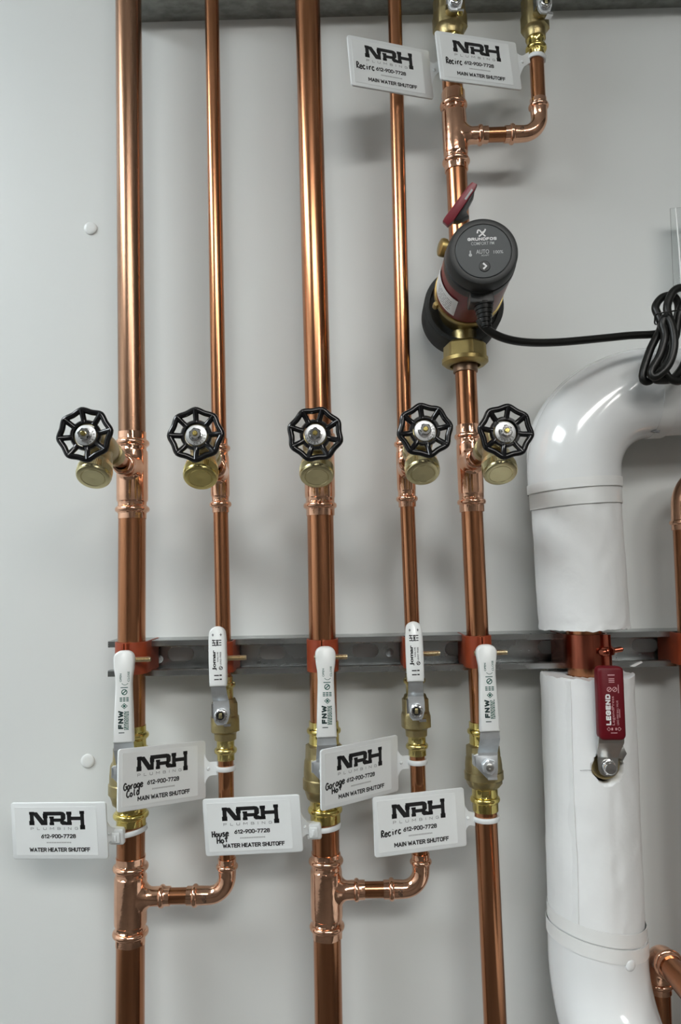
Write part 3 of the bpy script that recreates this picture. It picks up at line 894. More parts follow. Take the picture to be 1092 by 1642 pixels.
def valve_wide(p, rows, stem, label, yaw, hz0, hz1):
    """rows: top edge, bead, shoulder, lower shoulder, bead, bottom edge"""
    r = RISER[p]['r']
    fr = rframe(p, stem, yaw)
    t = empty('ball_valve', fr, label, 'valve', 'brass ball valves with wide white handles')
    z = [dz(p, stem, q) for q in rows]
    for (e, q, inn) in ((z[0], z[1], z[2]), (z[5], z[4], z[3])):
        b = MB(); b.lathe(end_profile(e, q, r, inn), 48, cap=(False, False)); b.build('press_end', M['brass_bright'], t)
    b = MB(); zu, zl = z[2], z[3]; h = zu - zl
    b.lathe([(zu + .5, r + 1.5), (zu, r + 2.4), (zu - .03 * h, r + 5.0, .9), (zu - .24 * h, r + 5.6, .9), (zu - .27 * h, r + 5.8), (zu - .30 * h, r + 6.6), (zu - .46 * h, r + 7.4),
             (zu - .60 * h, r + 7.5), (zu - .62 * h, r + 8.5), (zu - .79 * h, r + 8.5), (zu - .81 * h, r + 7.2), (zu - .90 * h, r + 6.4, .7), (zu - .97 * h, r + 4.4), (zl - .5, r + 1.5)], 60, cap=(False, False))
    b.build('valve_body', M['brass'], t)
    b = MB()
    b.lathe([(r + 2, 9.5), (r + 10.5, 9.0), (r + 11.5, 7.5), (r + 14, 7.2)], 28, RX90)
    b.build('stem_boss', M['brass'], t)
    ys = -(r + 16.0); yh = ys - 17
    lv = MB()
    lv.slab([(-10, 12), (-14.5, 10.5), (-13.5, 0), (-2.5, -12), (8, -12.5), (9.6, -4), (9.8, 12)], ys, ys + 2.6, .4)
    lever_strip(lv, [(10, ys), (13, ys), (27, yh + 3.5), (30, yh + 1.2), (hz0 + 12, yh), (hz0 + 40, yh)], [9.9, 9.9, 9.8, 9.8, 8.2, 6.5], 2.6)
    lever = lv.build('lever', M['zinc'], t, sharp=25)
    b = MB(); b.box(-14.6, -12.6, ys, ys + 10, 0, 10).box(-1, 8.5, ys - .2, ys + 9, -14, -11.8)
    b.build('stop_tab', M['zinc'], lever, flat=True)
    b = MB(); b.lathe([(-ys, 8.6), (-ys + .8, 8.8), (-ys + 1.0, 7.6, 1), (-ys + 6.0, 7.6, 1), (-ys + 6.8, 6.4), (-ys + 6.8, 4)], 36, RX90)
    b.build('stem_nut', M['zinc'], t)
    b = MB(); b.lathe([(-ys + 5, 4.0), (-ys + 8.0, 4.0), (-ys + 8.4, 3.4), (-ys + 8.4, 1.4), (-ys + 7.0, 1.2), (-ys + 7.0, .1)], 24, RX90)
    b.build('stem_end', M['grey_steel'], t)
    sl = MB(); sl.slab(sleeve_outline_wide(hz0, hz1), yh - 3.0, yh + 5.5, 2.0)
    s = sl.build('handle_sleeve', M['white_vinyl'], t, sharp=50)
    s['label'] = 'white vinyl handle sleeve'
    y = yh - 3.08
    a = hz0
    g = MB(); put_strokes(g, 'FNW', -4.8, 0.2, a + 13.5, a + 31, y, 1.5, .42, turn=1)
    for (x, zz, w, hh) in ((-1.5, a + 9.5, 5.5, .8),): quad(g, [(x - w / 2, zz), (x + w / 2, zz), (x + w / 2, zz + hh), (x - w / 2, zz + hh)], y)
    g.build('brand_lettering', M['ink_dark_green'], s, flat=True)
    g = MB()
    rnd = random.Random(p)
    for i in range(4):                                             # small unreadable lines beside the name
        zz = a + 12.5
        while zz < a + 30:
            l = rnd.uniform(.7, 2.4)
            quad(g, [(0.9 + i * 1.15, zz), (1.75 + i * 1.15, zz), (1.75 + i * 1.15, zz + l), (0.9 + i * 1.15, zz + l)], y); zz += l + .5
    dia = [(0, 2.9), (3.2, 0), (0, -2.9), (-3.2, 0)]
    for k in range(4):
        q0, q1 = Vector(dia[k]), Vector(dia[(k + 1) % 4]); o = Vector((1.0, a + 35.5))
        quad(g, [o + q0, o + q1, o + q1 * .72, o + q0 * .72], y)
    quad(g, [(-.1, a + 34.4), (2.1, a + 34.4), (2.1, a + 36.6), (-.1, a + 36.6)], y)
    for i in range(3):
        for j in range(3):
            quad(g, [(-3.4 + j * 3.1, a + 40 + i * 1.5), (-1.0 + j * 3.1, a + 40 + i * 1.5), (-1.0 + j * 3.1, a + 40.9 + i * 1.5), (-3.4 + j * 3.1, a + 40.9 + i * 1.5)], y)
    ring2d(g, 1.0, a + 49.0, 2.0, 2.9, y, 20); stroke(g, [(-.8, a + 47.4), (2.8, a + 50.6)], 1.0, y)
    quad(g, [(-2.6, a + 53), (4.4, a + 53), (4.4, a + 53.8), (-2.6, a + 53.8)], y)
    put_text(g, 'OPEN', -3.6, -1.7, a + 59, a + 67, y, .02, turn=1)
    put_text(g, 'CLOSE', 4.0, 5.9, a + 59, a + 69, y, .02, turn=1)
    stroke(g, [(-1.6, a + 57.5), (0.4, a + 56), (2.6, a + 56), (4.6, a + 57.5)], .5, y)
    g.build('printed_marks', M['ink_green'], s, flat=True)
    return t

valve_wide(1, (1163, 1179, 1198, 1290, 1306, 1322), 1234, 'brass ball valve with wide white handle behind the garage cold tag', 7, 38, 127)
valve_wide(3, (1156, 1171, 1192, 1281, 1298, 1317), 1226, 'brass ball valve with wide white handle behind the garage hot tag', 5, 38, 126)
valve_wide(5, (1157, 1172, 1193, 1262, 1281, 1300), 1217, 'brass ball valve with fully visible wide white handle on the right', 0, 37.5, 122)

def valve_narrow(p, rows, stem, label, yaw, full=True, scale=1.0, hz=(31.0, 90.0), group='brass ball valves with narrow white handles', cast=False):
    r = RISER[p]['r']
    t = empty('ball_valve', rframe(p, stem, yaw), label, 'valve', group)
    z = [dz(p, stem, q) for q in rows]
    zu, zl = z[2], z[3]; h = zu - zl
    for (e, q, inn) in ((z[0], z[1], z[2]), (z[5], z[4], z[3])):
        b = MB(); b.lathe(end_profile(e, q, r, inn), 40, cap=(False, False)); b.build('press_end', M['brass_bright'] if cast else M['brass_yellow'], t)
    b = MB()
    b.lathe([(zu + .5, r + 1.5), (zu, r + 3.2), (zu - .08 * h, r + 4.6), (zu - .10 * h, r + 6.0, .8), (zu - .40 * h, r + 6.2, .8), (zu - .44 * h, r + 6.8), (zu - .50 * h, r + 7.6, .7), (zu - .78 * h, r + 7.6, .7), (zu - .80 * h, r + 5.2), (zu - .84 * h, r + 3.6), (zl + 0.5, r + 3.2), (zl, r + 1.5)], 48, cap=(False, False))
    b.build('valve_body', M['brass'], t)
    ys = -(r + 19.0); yh = ys - 15
    b = MB(); b.lathe([(r + 2, 8.0), (r + 12, 7.4), (r + 13, 6.2), (r + 17, 6.0)], 28, RX90); b.build('stem_boss', M['brass'], t)
    lv = MB()
    lever_strip(lv, [(-10, ys), (-7, ys), (0, ys), (8, ys), (14, ys), (hz[0] - 9, yh + 5), (hz[0] - 2, yh + 1), (hz[0] + 10, yh), (hz[0] + 30, yh)], [4, 6.5, 8.6, 8.6, 8.0, 7.6, 7.4, 6.5, 6], 2.4)
    lever = lv.build('lever', M['zinc'], t, sharp=25)
    b = MB(); b.box(2.5, 9.5, ys - .6, ys + 7, -11.5, -8.8).box(-9.5, -7.6, ys, ys + 8, -3, 11)
    b.build('stop_tab', M['chrome'], lever, flat=True)
    b = MB(); b.lathe([(-ys - .5, 6.4), (-ys + 1.6, 6.6), (-ys + 2.0, 6.3, .9), (-ys + 4.6, 6.3, .9), (-ys + 5.2, 5.2), (-ys + 5.2, 4.1), (-ys + 1.5, 4.0)], 32, RX90, cap=(True, False)); b.build('stem_nut', M['chrome'], t)
    b = MB(); b.lathe([(-ys + .5, 4.0), (-ys + 2.0, 4.0), (-ys + 2.0, .1)], 20, RX90); b.build('stem_washer', M['ink'], t)
    b = MB(); b.slab(rrect(-1.7, 1.7, -2.6, 2.6, .5), ys - 5.0, ys - .5, .4); b.build('stem_end', M['brass_turned'], t)
    if full:
        z0, z1 = hz
        out = [(8.2, z0), (8.6, z0 + 5), (8.9, z0 + 25), (8.7, z0 + 45), (8.2, z1 - 8)]
        for k in range(9):
            a = math.radians(90 * k / 8)
            out.append((8.0 * math.cos(a), z1 - 7 + 7 * math.sin(a)))
        out += [(-x, z_) for x, z_ in reversed(out)]
        sl = MB(); sl.slab(out, yh - 2.8, yh + 5.0, 1.9)
        s = sl.build('handle_sleeve', M['white_vinyl'], t, sharp=50); s['label'] = 'white vinyl handle sleeve'
        y = yh - 2.88; g = MB(); a = z0
        put_text(g, 'Jomar', -5.0, -0.6, a + 16.0, a + 36, y, .045, turn=1)
        put_text(g, 'VALVE', -0.2, 1.2, a + 24, a + 34, y, .02, turn=1)
        put_text(g, 'LEAD FREE', 2.6, 4.0, a + 21, a + 34, y, .02, turn=1)
        ring2d(g, 3.4, a + 18.2, 1.2, 1.9, y); stroke(g, [(2.4, a + 17.4), (4.4, a + 19.0)], .6, y)
        rnd = random.Random(p)
        for i in range(3):
            for (x0, x1) in ((-4.8, -1.4), (-.9, 1.4), (2.0, 4.4)):
                quad(g, [(x0, a + 40.2 + i * 2.4), (x1, a + 40.2 + i * 2.4), (x1, a + 41.2 + i * 2.4), (x0, a + 41.2 + i * 2.4)], y)
        stroke(g, [(-4.2, a + 46.4), (-1.4, a + 39.8)], .7, y); stroke(g, [(-.8, a + 46), (1.6, a + 40)], .7, y); stroke(g, [(-.8, a + 40), (1.6, a + 46)], .7, y)
        for zz in (a + 10.5, a + 6.5):
            quad(g, [(-3.4, zz), (1.4, zz), (1.4, zz + 1.1), (-3.4, zz + 1.1)], y); quad(g, [(1.9, zz), (4.2, zz), (4.2, zz + 1.3), (1.9, zz + 1.3)], y)
        for x in (-4, 4):
            stroke(g, [(x, a + 49.5), (x, a + 52.3)], .6, y); stroke(g, [(x - 1.0, a + 51), (x + 1.0, a + 51)], .6, y)
        g.build('handle_lettering', M['ink'], s, flat=True)
    return t
valve_narrow(2, (1085, 1098, 1120, 1186, 1203, 1218), 1139, 'brass ball valve with narrow white handle beside the leftmost thick pipe', 1)
valve_narrow(4, (1080, 1091, 1113, 1180, 1196, 1211), 1131.5, 'brass ball valve with narrow white handle between middle and right pipes', -3.5)
valve_narrow(5, (-45, -30, -8, 64, 76, 92), 36, 'larger brass ball valve at the top above the recirc tags', 2, group='brass valves at the top edge', cast=True)
valve_narrow(6, (-42, -28, -6, 64, 79, 93), 36, 'small brass ball valve at the top right corner of the pipework', 8, group='brass valves at the top edge', cast=True)

# ------------------------------------------------------------------ name tags
def bez(P, n=6):
    return [tuple(v) for v in catmull([(p[0], p[1], 0) for p in P], n)]
# handwriting strokes in a unit cell per word (x right, y up)
HAND = {
 'G': [[(.9, .8), (.5, 1), (.1, .7), (.05, .3), (.4, 0), (.9, .2), (.95, .5), (.55, .48)]],
 'a': [[(.85, .55), (.4, .62), (.1, .3), (.35, .02), (.75, .2), (.85, .55), (.85, .1), (1, .02)]],
 'r': [[(.2, .6), (.25, .02)], [(.25, .35), (.5, .6), (.85, .6)]],
 'g': [[(.85, .55), (.4, .62), (.1, .3), (.35, .05), (.8, .25), (.85, .55), (.8, -.3), (.45, -.5), (.1, -.3)]],
 'e': [[(.1, .3), (.85, .4), (.6, .62), (.2, .5), (.1, .2), (.45, 0), (.95, .15)]],
 'C': [[(.9, .85), (.5, 1), (.1, .6), (.1, .25), (.5, 0), (.95, .2)]],
 'o': [[(.5, .6), (.1, .35), (.4, 0), (.85, .25), (.5, .6)]],
 'l': [[(.4, 1), (.35, .3), (.6, .02)]],
 'd': [[(.8, .5), (.35, .6), (.1, .25), (.45, 0), (.8, .3), (.85, 1), (.85, .02)]],
 'H': [[(.1, 1), (.12, 0)], [(.85, 1), (.85, 0)], [(.1, .5), (.85, .55)]],
 't': [[(.5, 1.15), (.48, .5), (.5, .05)], [(.05, .66), (.95, .76)]],
 'u': [[(.1, .6), (.15, .15), (.45, 0), (.8, .3), (.85, .6), (.85, .05)]],
 's': [[(.85, .55), (.4, .6), (.25, .42), (.75, .25), (.6, .02), (.1, .08)]],
 'R': [[(.15, 0), (.2, 1), (.7, .95), (.8, .7), (.25, .5), (.95, 0)]],
 'c': [[(.85, .5), (.45, .62), (.1, .3), (.45, 0), (.9, .12)]],
 'i': [[(.5, .6), (.5, .02)], [(.5, .85), (.55, .9)]],
}
def write_hand(mb, word, x, z, w, h, slope, y, pen=1.35):
    cw = w / len(word)
    rnd = random.Random(hash(word) % 97)
    for i, ch in enumerate(word):
        for st in HAND[ch]:
            pts = []
            for (u, v) in st:
                px = x + (i + u * 0.92) * cw; pz = z + v * h + (px - x) * slope
                pts.append((px, pz))
            stroke(mb, bez(pts, 5), pen, y)

def tag_card(pose, label, strap, lines, words, clasp=None, ring=None, mt_name='name_tag'):
    """pose: centre mm, yaw, pitch, roll degrees. strap=(riser, row, tilt)"""
    (cx, cy, cz), (yaw, pit, rol) = pose
    mw = Matrix.Translation((cx * .001, cy * .001, cz * .001)) @ Matrix.Rotation(math.radians(yaw), 4, 'Z') @ Matrix.Rotation(math.radians(pit), 4, 'X') @ Matrix.Rotation(math.radians(rol), 4, 'Y')
    t = empty('name_tag', mw, label, 'tag', 'white plastic shutoff tags')
    W, H = 49.5, 28.75
    b = MB(); b.slab(rrect(-W, W, -H, H, 3.0), -1.0, 1.0, .6); card = b.build('card', M['tag_plastic'], t, sharp=50)
    # raised rim frame around a recessed label
    b = MB(); b.slab(rrect(-W + 4.0, W - 10, -H + 4.2, H - 4.2, 1.0), -1.25, -0.9, .1); lab = b.build('label_sheet', M['tag_label'], t, flat=True)
    inv = mw.inverted()
    # neck to the strap
    p, row, tilt, side = strap
    c = inv @ rp(p, row) * 1000
    fr = rframe(p, row)
    ringR = RISER[p]['r'] + 1.4
    att_w = rp(p, row) + (fr.to_3x3() @ (Vector(side).normalized() * ringR)) * .001
    A = inv @ att_w * 1000
    b = MB(); v = []; f = []
    n = 12
    S = Vector((W - 3, 0, 0))
    for k in range(n + 1):
        u = k / n
        q = S.lerp(A, u)
        e = u * u * (3 - 2 * u)
        q = Vector((S.x + (A.x - S.x) * u, S.y + (A.y - S.y) * (u ** 1.6), S.z + (A.z - S.z) * u))
        e2 = min(1, u / 0.62); e2 = math.sin(e2 * PI / 2) ** 0.8
        hh = 21.0 * (1 - e2) + 6.6 * e2
        v += [(q.x, q.y - .8, q.z - hh), (q.x, q.y - .8, q.z + hh), (q.x, q.y + .8, q.z + hh), (q.x, q.y + .8, q.z - hh)]
    for k in range(n):
        for j in range(4):
            j2 = (j + 1) % 4
            f.append((4 * k + j, 4 * k + j2, 4 * k + 4 + j2, 4 * k + 4 + j))
    f += [(3, 2, 1, 0), tuple(range(4 * n, 4 * n + 4))]
    b.add(v, f); b.build('neck', M['tag_plastic'], t, sharp=40)
    q = S.lerp(A, 0.42)
    b = MB(); b.lathe([(0, 1.6), (1.2, 1.4), (1.6, .8), (1.6, .1)], 16, Matrix.Translation((q.x, S.y + (A.y - S.y) * .25 - .7, q.z)) @ RX90); b.build('rivet', M['tag_plastic'], t)
    # strap loop round the pipe
    rm = inv @ (fr @ Matrix.Rotation(math.radians(tilt), 4, 'Y'))
    rm = Matrix.Translation(rm.translation * 1000) @ rm.to_3x3().to_4x4()
    b = MB(); rr = RISER[p]['r']
    b.lathe([(-2.3, rr + .25), (-2.5, rr + .7), (-2.5, rr + 1.9), (-1.9, rr + 2.4), (1.9, rr + 2.4), (2.5, rr + 1.9), (2.5, rr + .7), (2.3, rr + .25), (-2.3, rr + .25)], 48, rm, cap=(False, False))
    b.build('strap', M['tag_plastic'], t, sharp=50)
    if clasp:
        b = MB(); m = Matrix.Translation(A)
        b.slab(rrect(-8, 7.5, -8.2, 8.2, 2.4), -6.0, 1.5, 1.6, m); cb = b.build('clasp', M['tag_plastic'], t, sharp=50)
        b = MB(); b.slab(rrect(-5, 4.4, -5.4, 5.4, 1.4), -8.2, -5.8, .9, m); b.slab(rrect(-1.8, 1.2, -3, 3, .6), -9.4, -8.1, .5, m); b.build('clasp_button', M['tag_plastic'], cb, sharp=50)
    # print: everything measured in a 152 x 91 grid of the card
    y = -1.32
    sx = 99.0 / 714.0
    def G(u, w): return ((u - 386) * sx, (280 - w) * sx)
    g = MB()
    def poly(*pp): quad(g, [G(*q) for q in pp], y)
    def rect(x0, x1, y0, y1): poly((x0, y1), (x1, y1), (x1, y0), (x0, y0))
    # N
    rect(172, 202, 145, 232); rect(168, 206, 137, 158); rect(166, 205, 203, 235)
    poly((185, 140), (228, 140), (300, 235), (256, 235)); rect(274, 302, 160, 235); rect(270, 306, 150, 185)
    # R
    rect(274, 410, 137, 165); poly((400, 137), (425, 140), (440, 155), (440, 190), (425, 205), (404, 205), (404, 165), (400, 165))
    rect(340, 425, 187, 211); rect(322, 350, 172, 235); rect(318, 353, 172, 186); rect(318, 353, 216, 236)
    poly((398, 205), (432, 205), (452, 214), (452, 235), (412, 235), (398, 222)); rect(440, 485, 212, 236)
    # H
    rect(451, 482, 137, 235); rect(446, 486, 137, 160); rect(478, 552, 174, 200); rect(550, 578, 133, 268); rect(545, 581, 133, 156); rect(545, 583, 236, 268)
    g.build('logo', M['ink'], lab, flat=True, recalc=False)
    g = MB()
    a, c2 = G(174, 270), G(530, 251); put_strokes(g, 'PLUMBING', a[0], c2[0], a[1], c2[1], y, .34, .75)
    a, c2 = G(288, 369), G(474, 358)
    for i in range(15):
        ring2d(g, a[0] + (i + .5) * (c2[0] - a[0]) / 15, (a[1] + c2[1]) / 2, .42, .72, y, 8)
    g.build('fine_print', M['ink_grey'], lab, flat=True, recalc=False)
    g = MB()
    a, c2 = G(250, 332), G(510, 302); put_strokes(g, '612-900-7728', a[0], c2[0], a[1], c2[1], y, .92, .24)
    u0, u1 = (158, 612) if lines.startswith('WATER') else (176, 600)
    a, c2 = G(u0, 431), G(u1, 400); put_strokes(g, lines, a[0], c2[0], a[1], c2[1], y, .98, .26)
    g.build('printed_text', M['ink'], lab, flat=True, recalc=False)
    if words:
        g = MB()
        for (wd, u, w_, ww, hh, sl) in words:
            a = G(u, w_); write_hand(g, wd, a[0], a[1], ww * sx, hh * sx, sl, y - .04)
        g.build('handwriting', M['ink'], lab, flat=True, recalc=False)
    return t

WH, MW = 'WATER HEATER SHUTOFF', 'MAIN WATER SHUTOFF'
tag_card(((-290.3, -79.4, 1199.9), (-4.5, 6.4, -0.5)), 'white water heater shutoff tag without handwriting at the left edge', (1, 1331, -10, (-.62, -.9, 0)), WH, None, clasp=True)
tag_card(((-183.0, -90.0, 1254.9), (44.8, -7.5, 5.0)), 'white main water shutoff tag with handwritten Garage Cold', (2, 1231, 0, (-1, -.1, 0)), MW,
         [('Garage', 70, 350, 150, 44, .08), ('Cold', 92, 398, 100, 44, .10)])
tag_card(((-96.2, -77.2, 1199.7), (-2.3, 4.4, -2.2)), 'white water heater shutoff tag with handwritten House Hot', (3, 1324, -5, (-.75, -.75, 0)), WH,
         [('House', 85, 350, 125, 44, .05), ('Hot', 118, 398, 85, 44, .10)], clasp=True)
tag_card(((13.8, -89.2, 1253.3), (37.7, 1.1, 0.1)), 'white main water shutoff tag with handwritten Garage Hot', (4, 1221, 0, (-1, -.1, 0)), MW,
         [('Garage', 66, 352, 170, 44, .12), ('Hot', 118, 388, 90, 40, .16)])
tag_card(((72.7, -77.4, 1199.2), (16.1, -2.8, 0.2)), 'white main water shutoff tag with handwritten Recirc under the garage hot tag', (5, 1311, 0, (-1, -.3, 0)), MW,
         [('Recirc', 80, 355, 155, 44, .10)])
tag_card(((67.0, -80.4, 2001.0), (21.0, -1.2, -3.3)), 'upper left white recirc tag hanging in front of a thin pipe', (5, 106, 0, (-1, -.4, 0)), MW,
         [('Recirc', 84, 340, 155, 50, .02)])
tag_card(((163.5, -80.4, 2006.4), (17.2, -2.8, -3.5)), 'upper right white recirc tag below the brass valves', (6, 95, 8, (-1, -.3, 0)), MW,
         [('Recirc', 92, 345, 140, 50, .02)])

# ------------------------------------------------------------------ circulator pump
pf = at(741, 489, YP - 12)
PZ = pf.z
po = rp(5, 489); po = Vector((po.x, YP * .001, PZ))
PUMP = empty('circulator_pump', frame(po, Vector((1, 0, 0)), Vector((0, 1, 0)), Vector((0, 0, 1))) @ Matrix.Rotation(math.radians(-2.0), 4, 'Z'), 'dark red circulator pump with round black control face on copper pipe', 'pump')
b = MB()
b.lathe([(-40, 34), (-38, 41), (-30, 43), (10, 43), (12.5, 42), (13, 40.5), (13, 37.5), (2, 36.5), (2, 30)], 56, RX90)
b.build('insulation_shell', M['foam'], PUMP)
b = MB(); b.lathe([(0, 27), (36, 27), (42, 31), (43.5, 34.8), (44.5, 35.4), (51, 35.6), (53, 35.0), (53, 30)], 56, RX90)
for a in (200, 20, 110):
    ra = math.radians(a); b.lathe([(44, 3.2), (50, 3.2), (53, 2.2), (53, .1)], 16, Matrix.Translation((36.5 * math.cos(ra), 0, 36.5 * math.sin(ra))) @ RX90)
b.build('brass_housing', M['pump_brass'], PUMP)
b = MB(); b.lathe([(52, 33.6), (60, 33.9), (112, 33.0), (126, 32.2), (126, 28)], 64, RX90, cap=(False, True)); can = b.build('motor_housing', M['pump_red'], PUMP)
b = MB(); b.lathe([(116, 32.9), (122, 33.4), (129, 33.0), (130, 31.8), (131, 31.8), (132, 32.6), (143, 31.6), (145.5, 30.2), (146, 28.5), (146, 25.6), (145.4, 25.2)], 72, RX90, cap=(True, True)); head = b.build('control_head', M['pump_rim'], PUMP)
b = MB(); b.lathe([(144, 24.8), (145.9, 24.8), (146.2, 24.4), (146.2, .1)], 64, RX90); face = b.build('face_panel', M['pump_face'], PUMP)
b = MB()
b.lathe([(146.1, 5.0), (146.6, 5.0), (146.9, 4.6), (146.9, .1)], 32, Matrix.Translation((0.4, 0, -14.3)) @ RX90); b.build('button', M['pump_rim'], face)
yf = -146.3
g = MB()
put_strokes(g, 'GRUNDFOS', -13.8, 12.2, 9.8, 12.6, yf, .72, .3)
stroke(g, bez([(-4.9, 16.6), (-4.2, 19.4), (-2.6, 19.2), (-0.6, 16.6), (1.2, 14.6), (2.4, 13.6)], 6), 1.25, yf)
stroke(g, bez([(-3.6, 13.6), (-1.0, 15.6), (1.2, 17.6), (2.6, 20.4)], 6), 1.3, yf); stroke(g, bez([(-2.6, 19.2), (-0.8, 17.4), (1.2, 18.6)], 5), .9, yf)
stroke(g, [(-0.9, -11.6), (1.9, -14.3), (-0.9, -17.0)], 1.8, -147.0)
g.build('brand_lettering', M['ink_white'], face, flat=True, recalc=False)
g = MB()
put_text(g, 'COMFORT PM', -10.8, 9.8, 5.6, 8.6, yf, .004)
put_text(g, 'AUTO', -6.6, 5.0, -2.6, 1.4, yf, .006); put_text(g, '100%', 9.0, 17.6, -2.8, 0.2, yf, .006)
put_text(g, 'ADAPT', -2.2, 4.8, -4.8, -3.4, yf, .0)
ring2d(g, -11.8, -3.4, .05, 1.5, yf, 14); stroke(g, [(-11.8, -3.4), (-11.8, 0.8)], 1.2, yf)
g.build('panel_lettering', M['ink_pale'], face, flat=True, recalc=False)
# rating label wrapped on the lower left of the motor housing
b = MB(); v = []; f = []
n = 14
for i in range(n + 1):
    a = math.radians(168 + 70 * i / n)
    for yv_ in (61, 100):
        v.append((34.25 * math.cos(a), -yv_, 34.25 * math.sin(a)))
for i in range(n): f.append((2 * i, 2 * i + 1, 2 * i + 3, 2 * i + 2))
b.add(v, f); rl = b.build('rating_label', M['paper'], can, recalc=False)
b = MB(); rnd = random.Random(3)
for row in range(6):
    yv_ = 66 + row * 4.6
    a = 190
    while a < 226:
        l = rnd.uniform(3, 9)
        pts = []
        for aa in (a, min(a + l, 228)):
            ra = math.radians(aa)
            pts += [(34.35 * math.cos(ra), -yv_, 34.35 * math.sin(ra)), (34.35 * math.cos(ra), -yv_ - 1.2, 34.35 * math.sin(ra))]
        b.add(pts, [(0, 1, 3, 2)]); a += l + 1.5
b.build('label_print', M['ink_grey'], rl, flat=True, recalc=False)
# cable gland with ribbed strain relief
b = MB(); b.slab(rrect(-11, 11, -41, -29.5, 1.2), -129, -110, 1.0)
b.build('cable_plug', M['pump_black'], PUMP)
b = MB(); pr = []
for i in range(6):
    z = 39 + i * 4.0; rr = 9.4 - i * .75
    pr += [(z, rr), (z + 2.4, rr - .3), (z + 2.5, rr - 1.4), (z + 3.9, rr - 1.5)]
b.lathe(pr, 24, along((0, -120, 0), (0.06, 0, -1)))
b.build('strain_relief', M['rubber'], PUMP, sharp=30)
b = MB(); b.lathe([(-44, 8), (-44, 9.5), (-26, 9.5), (-26, 11.5)], 32); b.build('outlet_neck', M['brass'], PUMP)
# union nut: placed from its own pixel row on the riser
def zl(row): return (rp(5, row).z - po.z) * 1000
un = Matrix.Translation(((rp(5, 560).x - po.x) * 1000, 0, 0))
zt, zb = zl(550), zl(587)
b = MB()
b.lathe([(zt, 14), (zt, 19.0, .9), (zt - 3, 22.4, 1), (zb + 9, 22.8, 1), (zb + 7.5, 25.0), (zb + 3.5, 25.0), (zb + .5, 21.5), (zb, 20.5), (zb, 16.5), (zb + 4, 15.5)], 48, un)
b.build('union_nut', M['pump_brass'], PUMP)
b = MB(); b.lathe([(zt + 12, 10), (zt + 12, 13.5), (zt, 13.5), (zt, 10)], 36, un); b.build('inlet_neck', M['brass'], PUMP)
b = MB(); b.lathe([(zb + 6, 12), (zb + 6, 13.4), (zl(597), 13.2), (zl(597) - .5, 12.8), (zl(597) - .5, 11.7)], 36, un, cap=(True, False)); b.build('tailpiece', M['bronze'], PUMP)
zt2 = zl(432)
b = MB(); un2 = Matrix.Translation(((rp(5, 420).x - po.x) * 1000, 0, 0))
b.lathe([(zt2 - 6, 12), (zt2 - 6, 18, 1), (zt2 + 12, 18, 1), (zt2 + 14, 15), (zt2 + 18, 13.5), (zt2 + 18, 11.7)], 40, un2, cap=(True, False)); b.build('outlet_nut', M['brass'], PUMP)
b = MB(); pl = at(713, 397, YP - 30); pl = Vector(((pl.x - po.x) * 1000, -30, (pl.z - po.z) * 1000))
b.lathe([(-16, 8), (-2, 8), (-2, 9.6), (2, 9.8), (4, 9.0), (5, 7), (5, .1)], 32, along(pl, (-1, -.25, .15))); b.build('side_plug', M['pump_brass'], PUMP)
# red isolating lever with black underside
la = at(719.5, 356, YP - 52); lb = at(762, 299, YP - 60)
la = Vector(((la.x - po.x) * 1000, -52, (la.z - po.z) * 1000)); lb = Vector(((lb.x - po.x) * 1000, -60, (lb.z - po.z) * 1000))
dv = (lb - la); Ld = dv.length
xa = dv.normalized(); ya_ = Vector((0, 1, 0)); ya_ = (ya_ - xa * ya_.dot(xa)).normalized(); za = xa.cross(ya_)
lm = Matrix(((xa.x, ya_.x, za.x, la.x), (xa.y, ya_.y, za.y, la.y), (xa.z, ya_.z, za.z, la.z), (0, 0, 0, 1)))
b = MB(); b.slab([(-2, 3.8), (2, 4.4), (Ld - 4, 4.0), (Ld + 2, 3.0), (Ld + 3, -2.6), (Ld - 4, -4.2), (4, -5.4), (-3, -3.4)], -4.0, 4.0, .8, lm)
lev = b.build('isolating_lever', M['pump_red2'], PUMP, sharp=30)
b = MB(); b.slab([(4, -5.0), (Ld - 2, -3.4), (Ld - 8, -6.6), (Ld * .45, -9.0), (Ld * .40, -15), (8, -10)], -2.4, 8.0, .8, lm); b.build('lever_arm', M['pump_black'], lev, sharp=30)
b = MB(); b.slab([(Ld - 16, -1.2), (Ld - 4, -1.0), (Ld - 4, -3.0), (Ld - 16, -3.2)], -4.15, -3.6, .1, lm); b.build('lever_slot', M['ink_pale'], lev, flat=True)

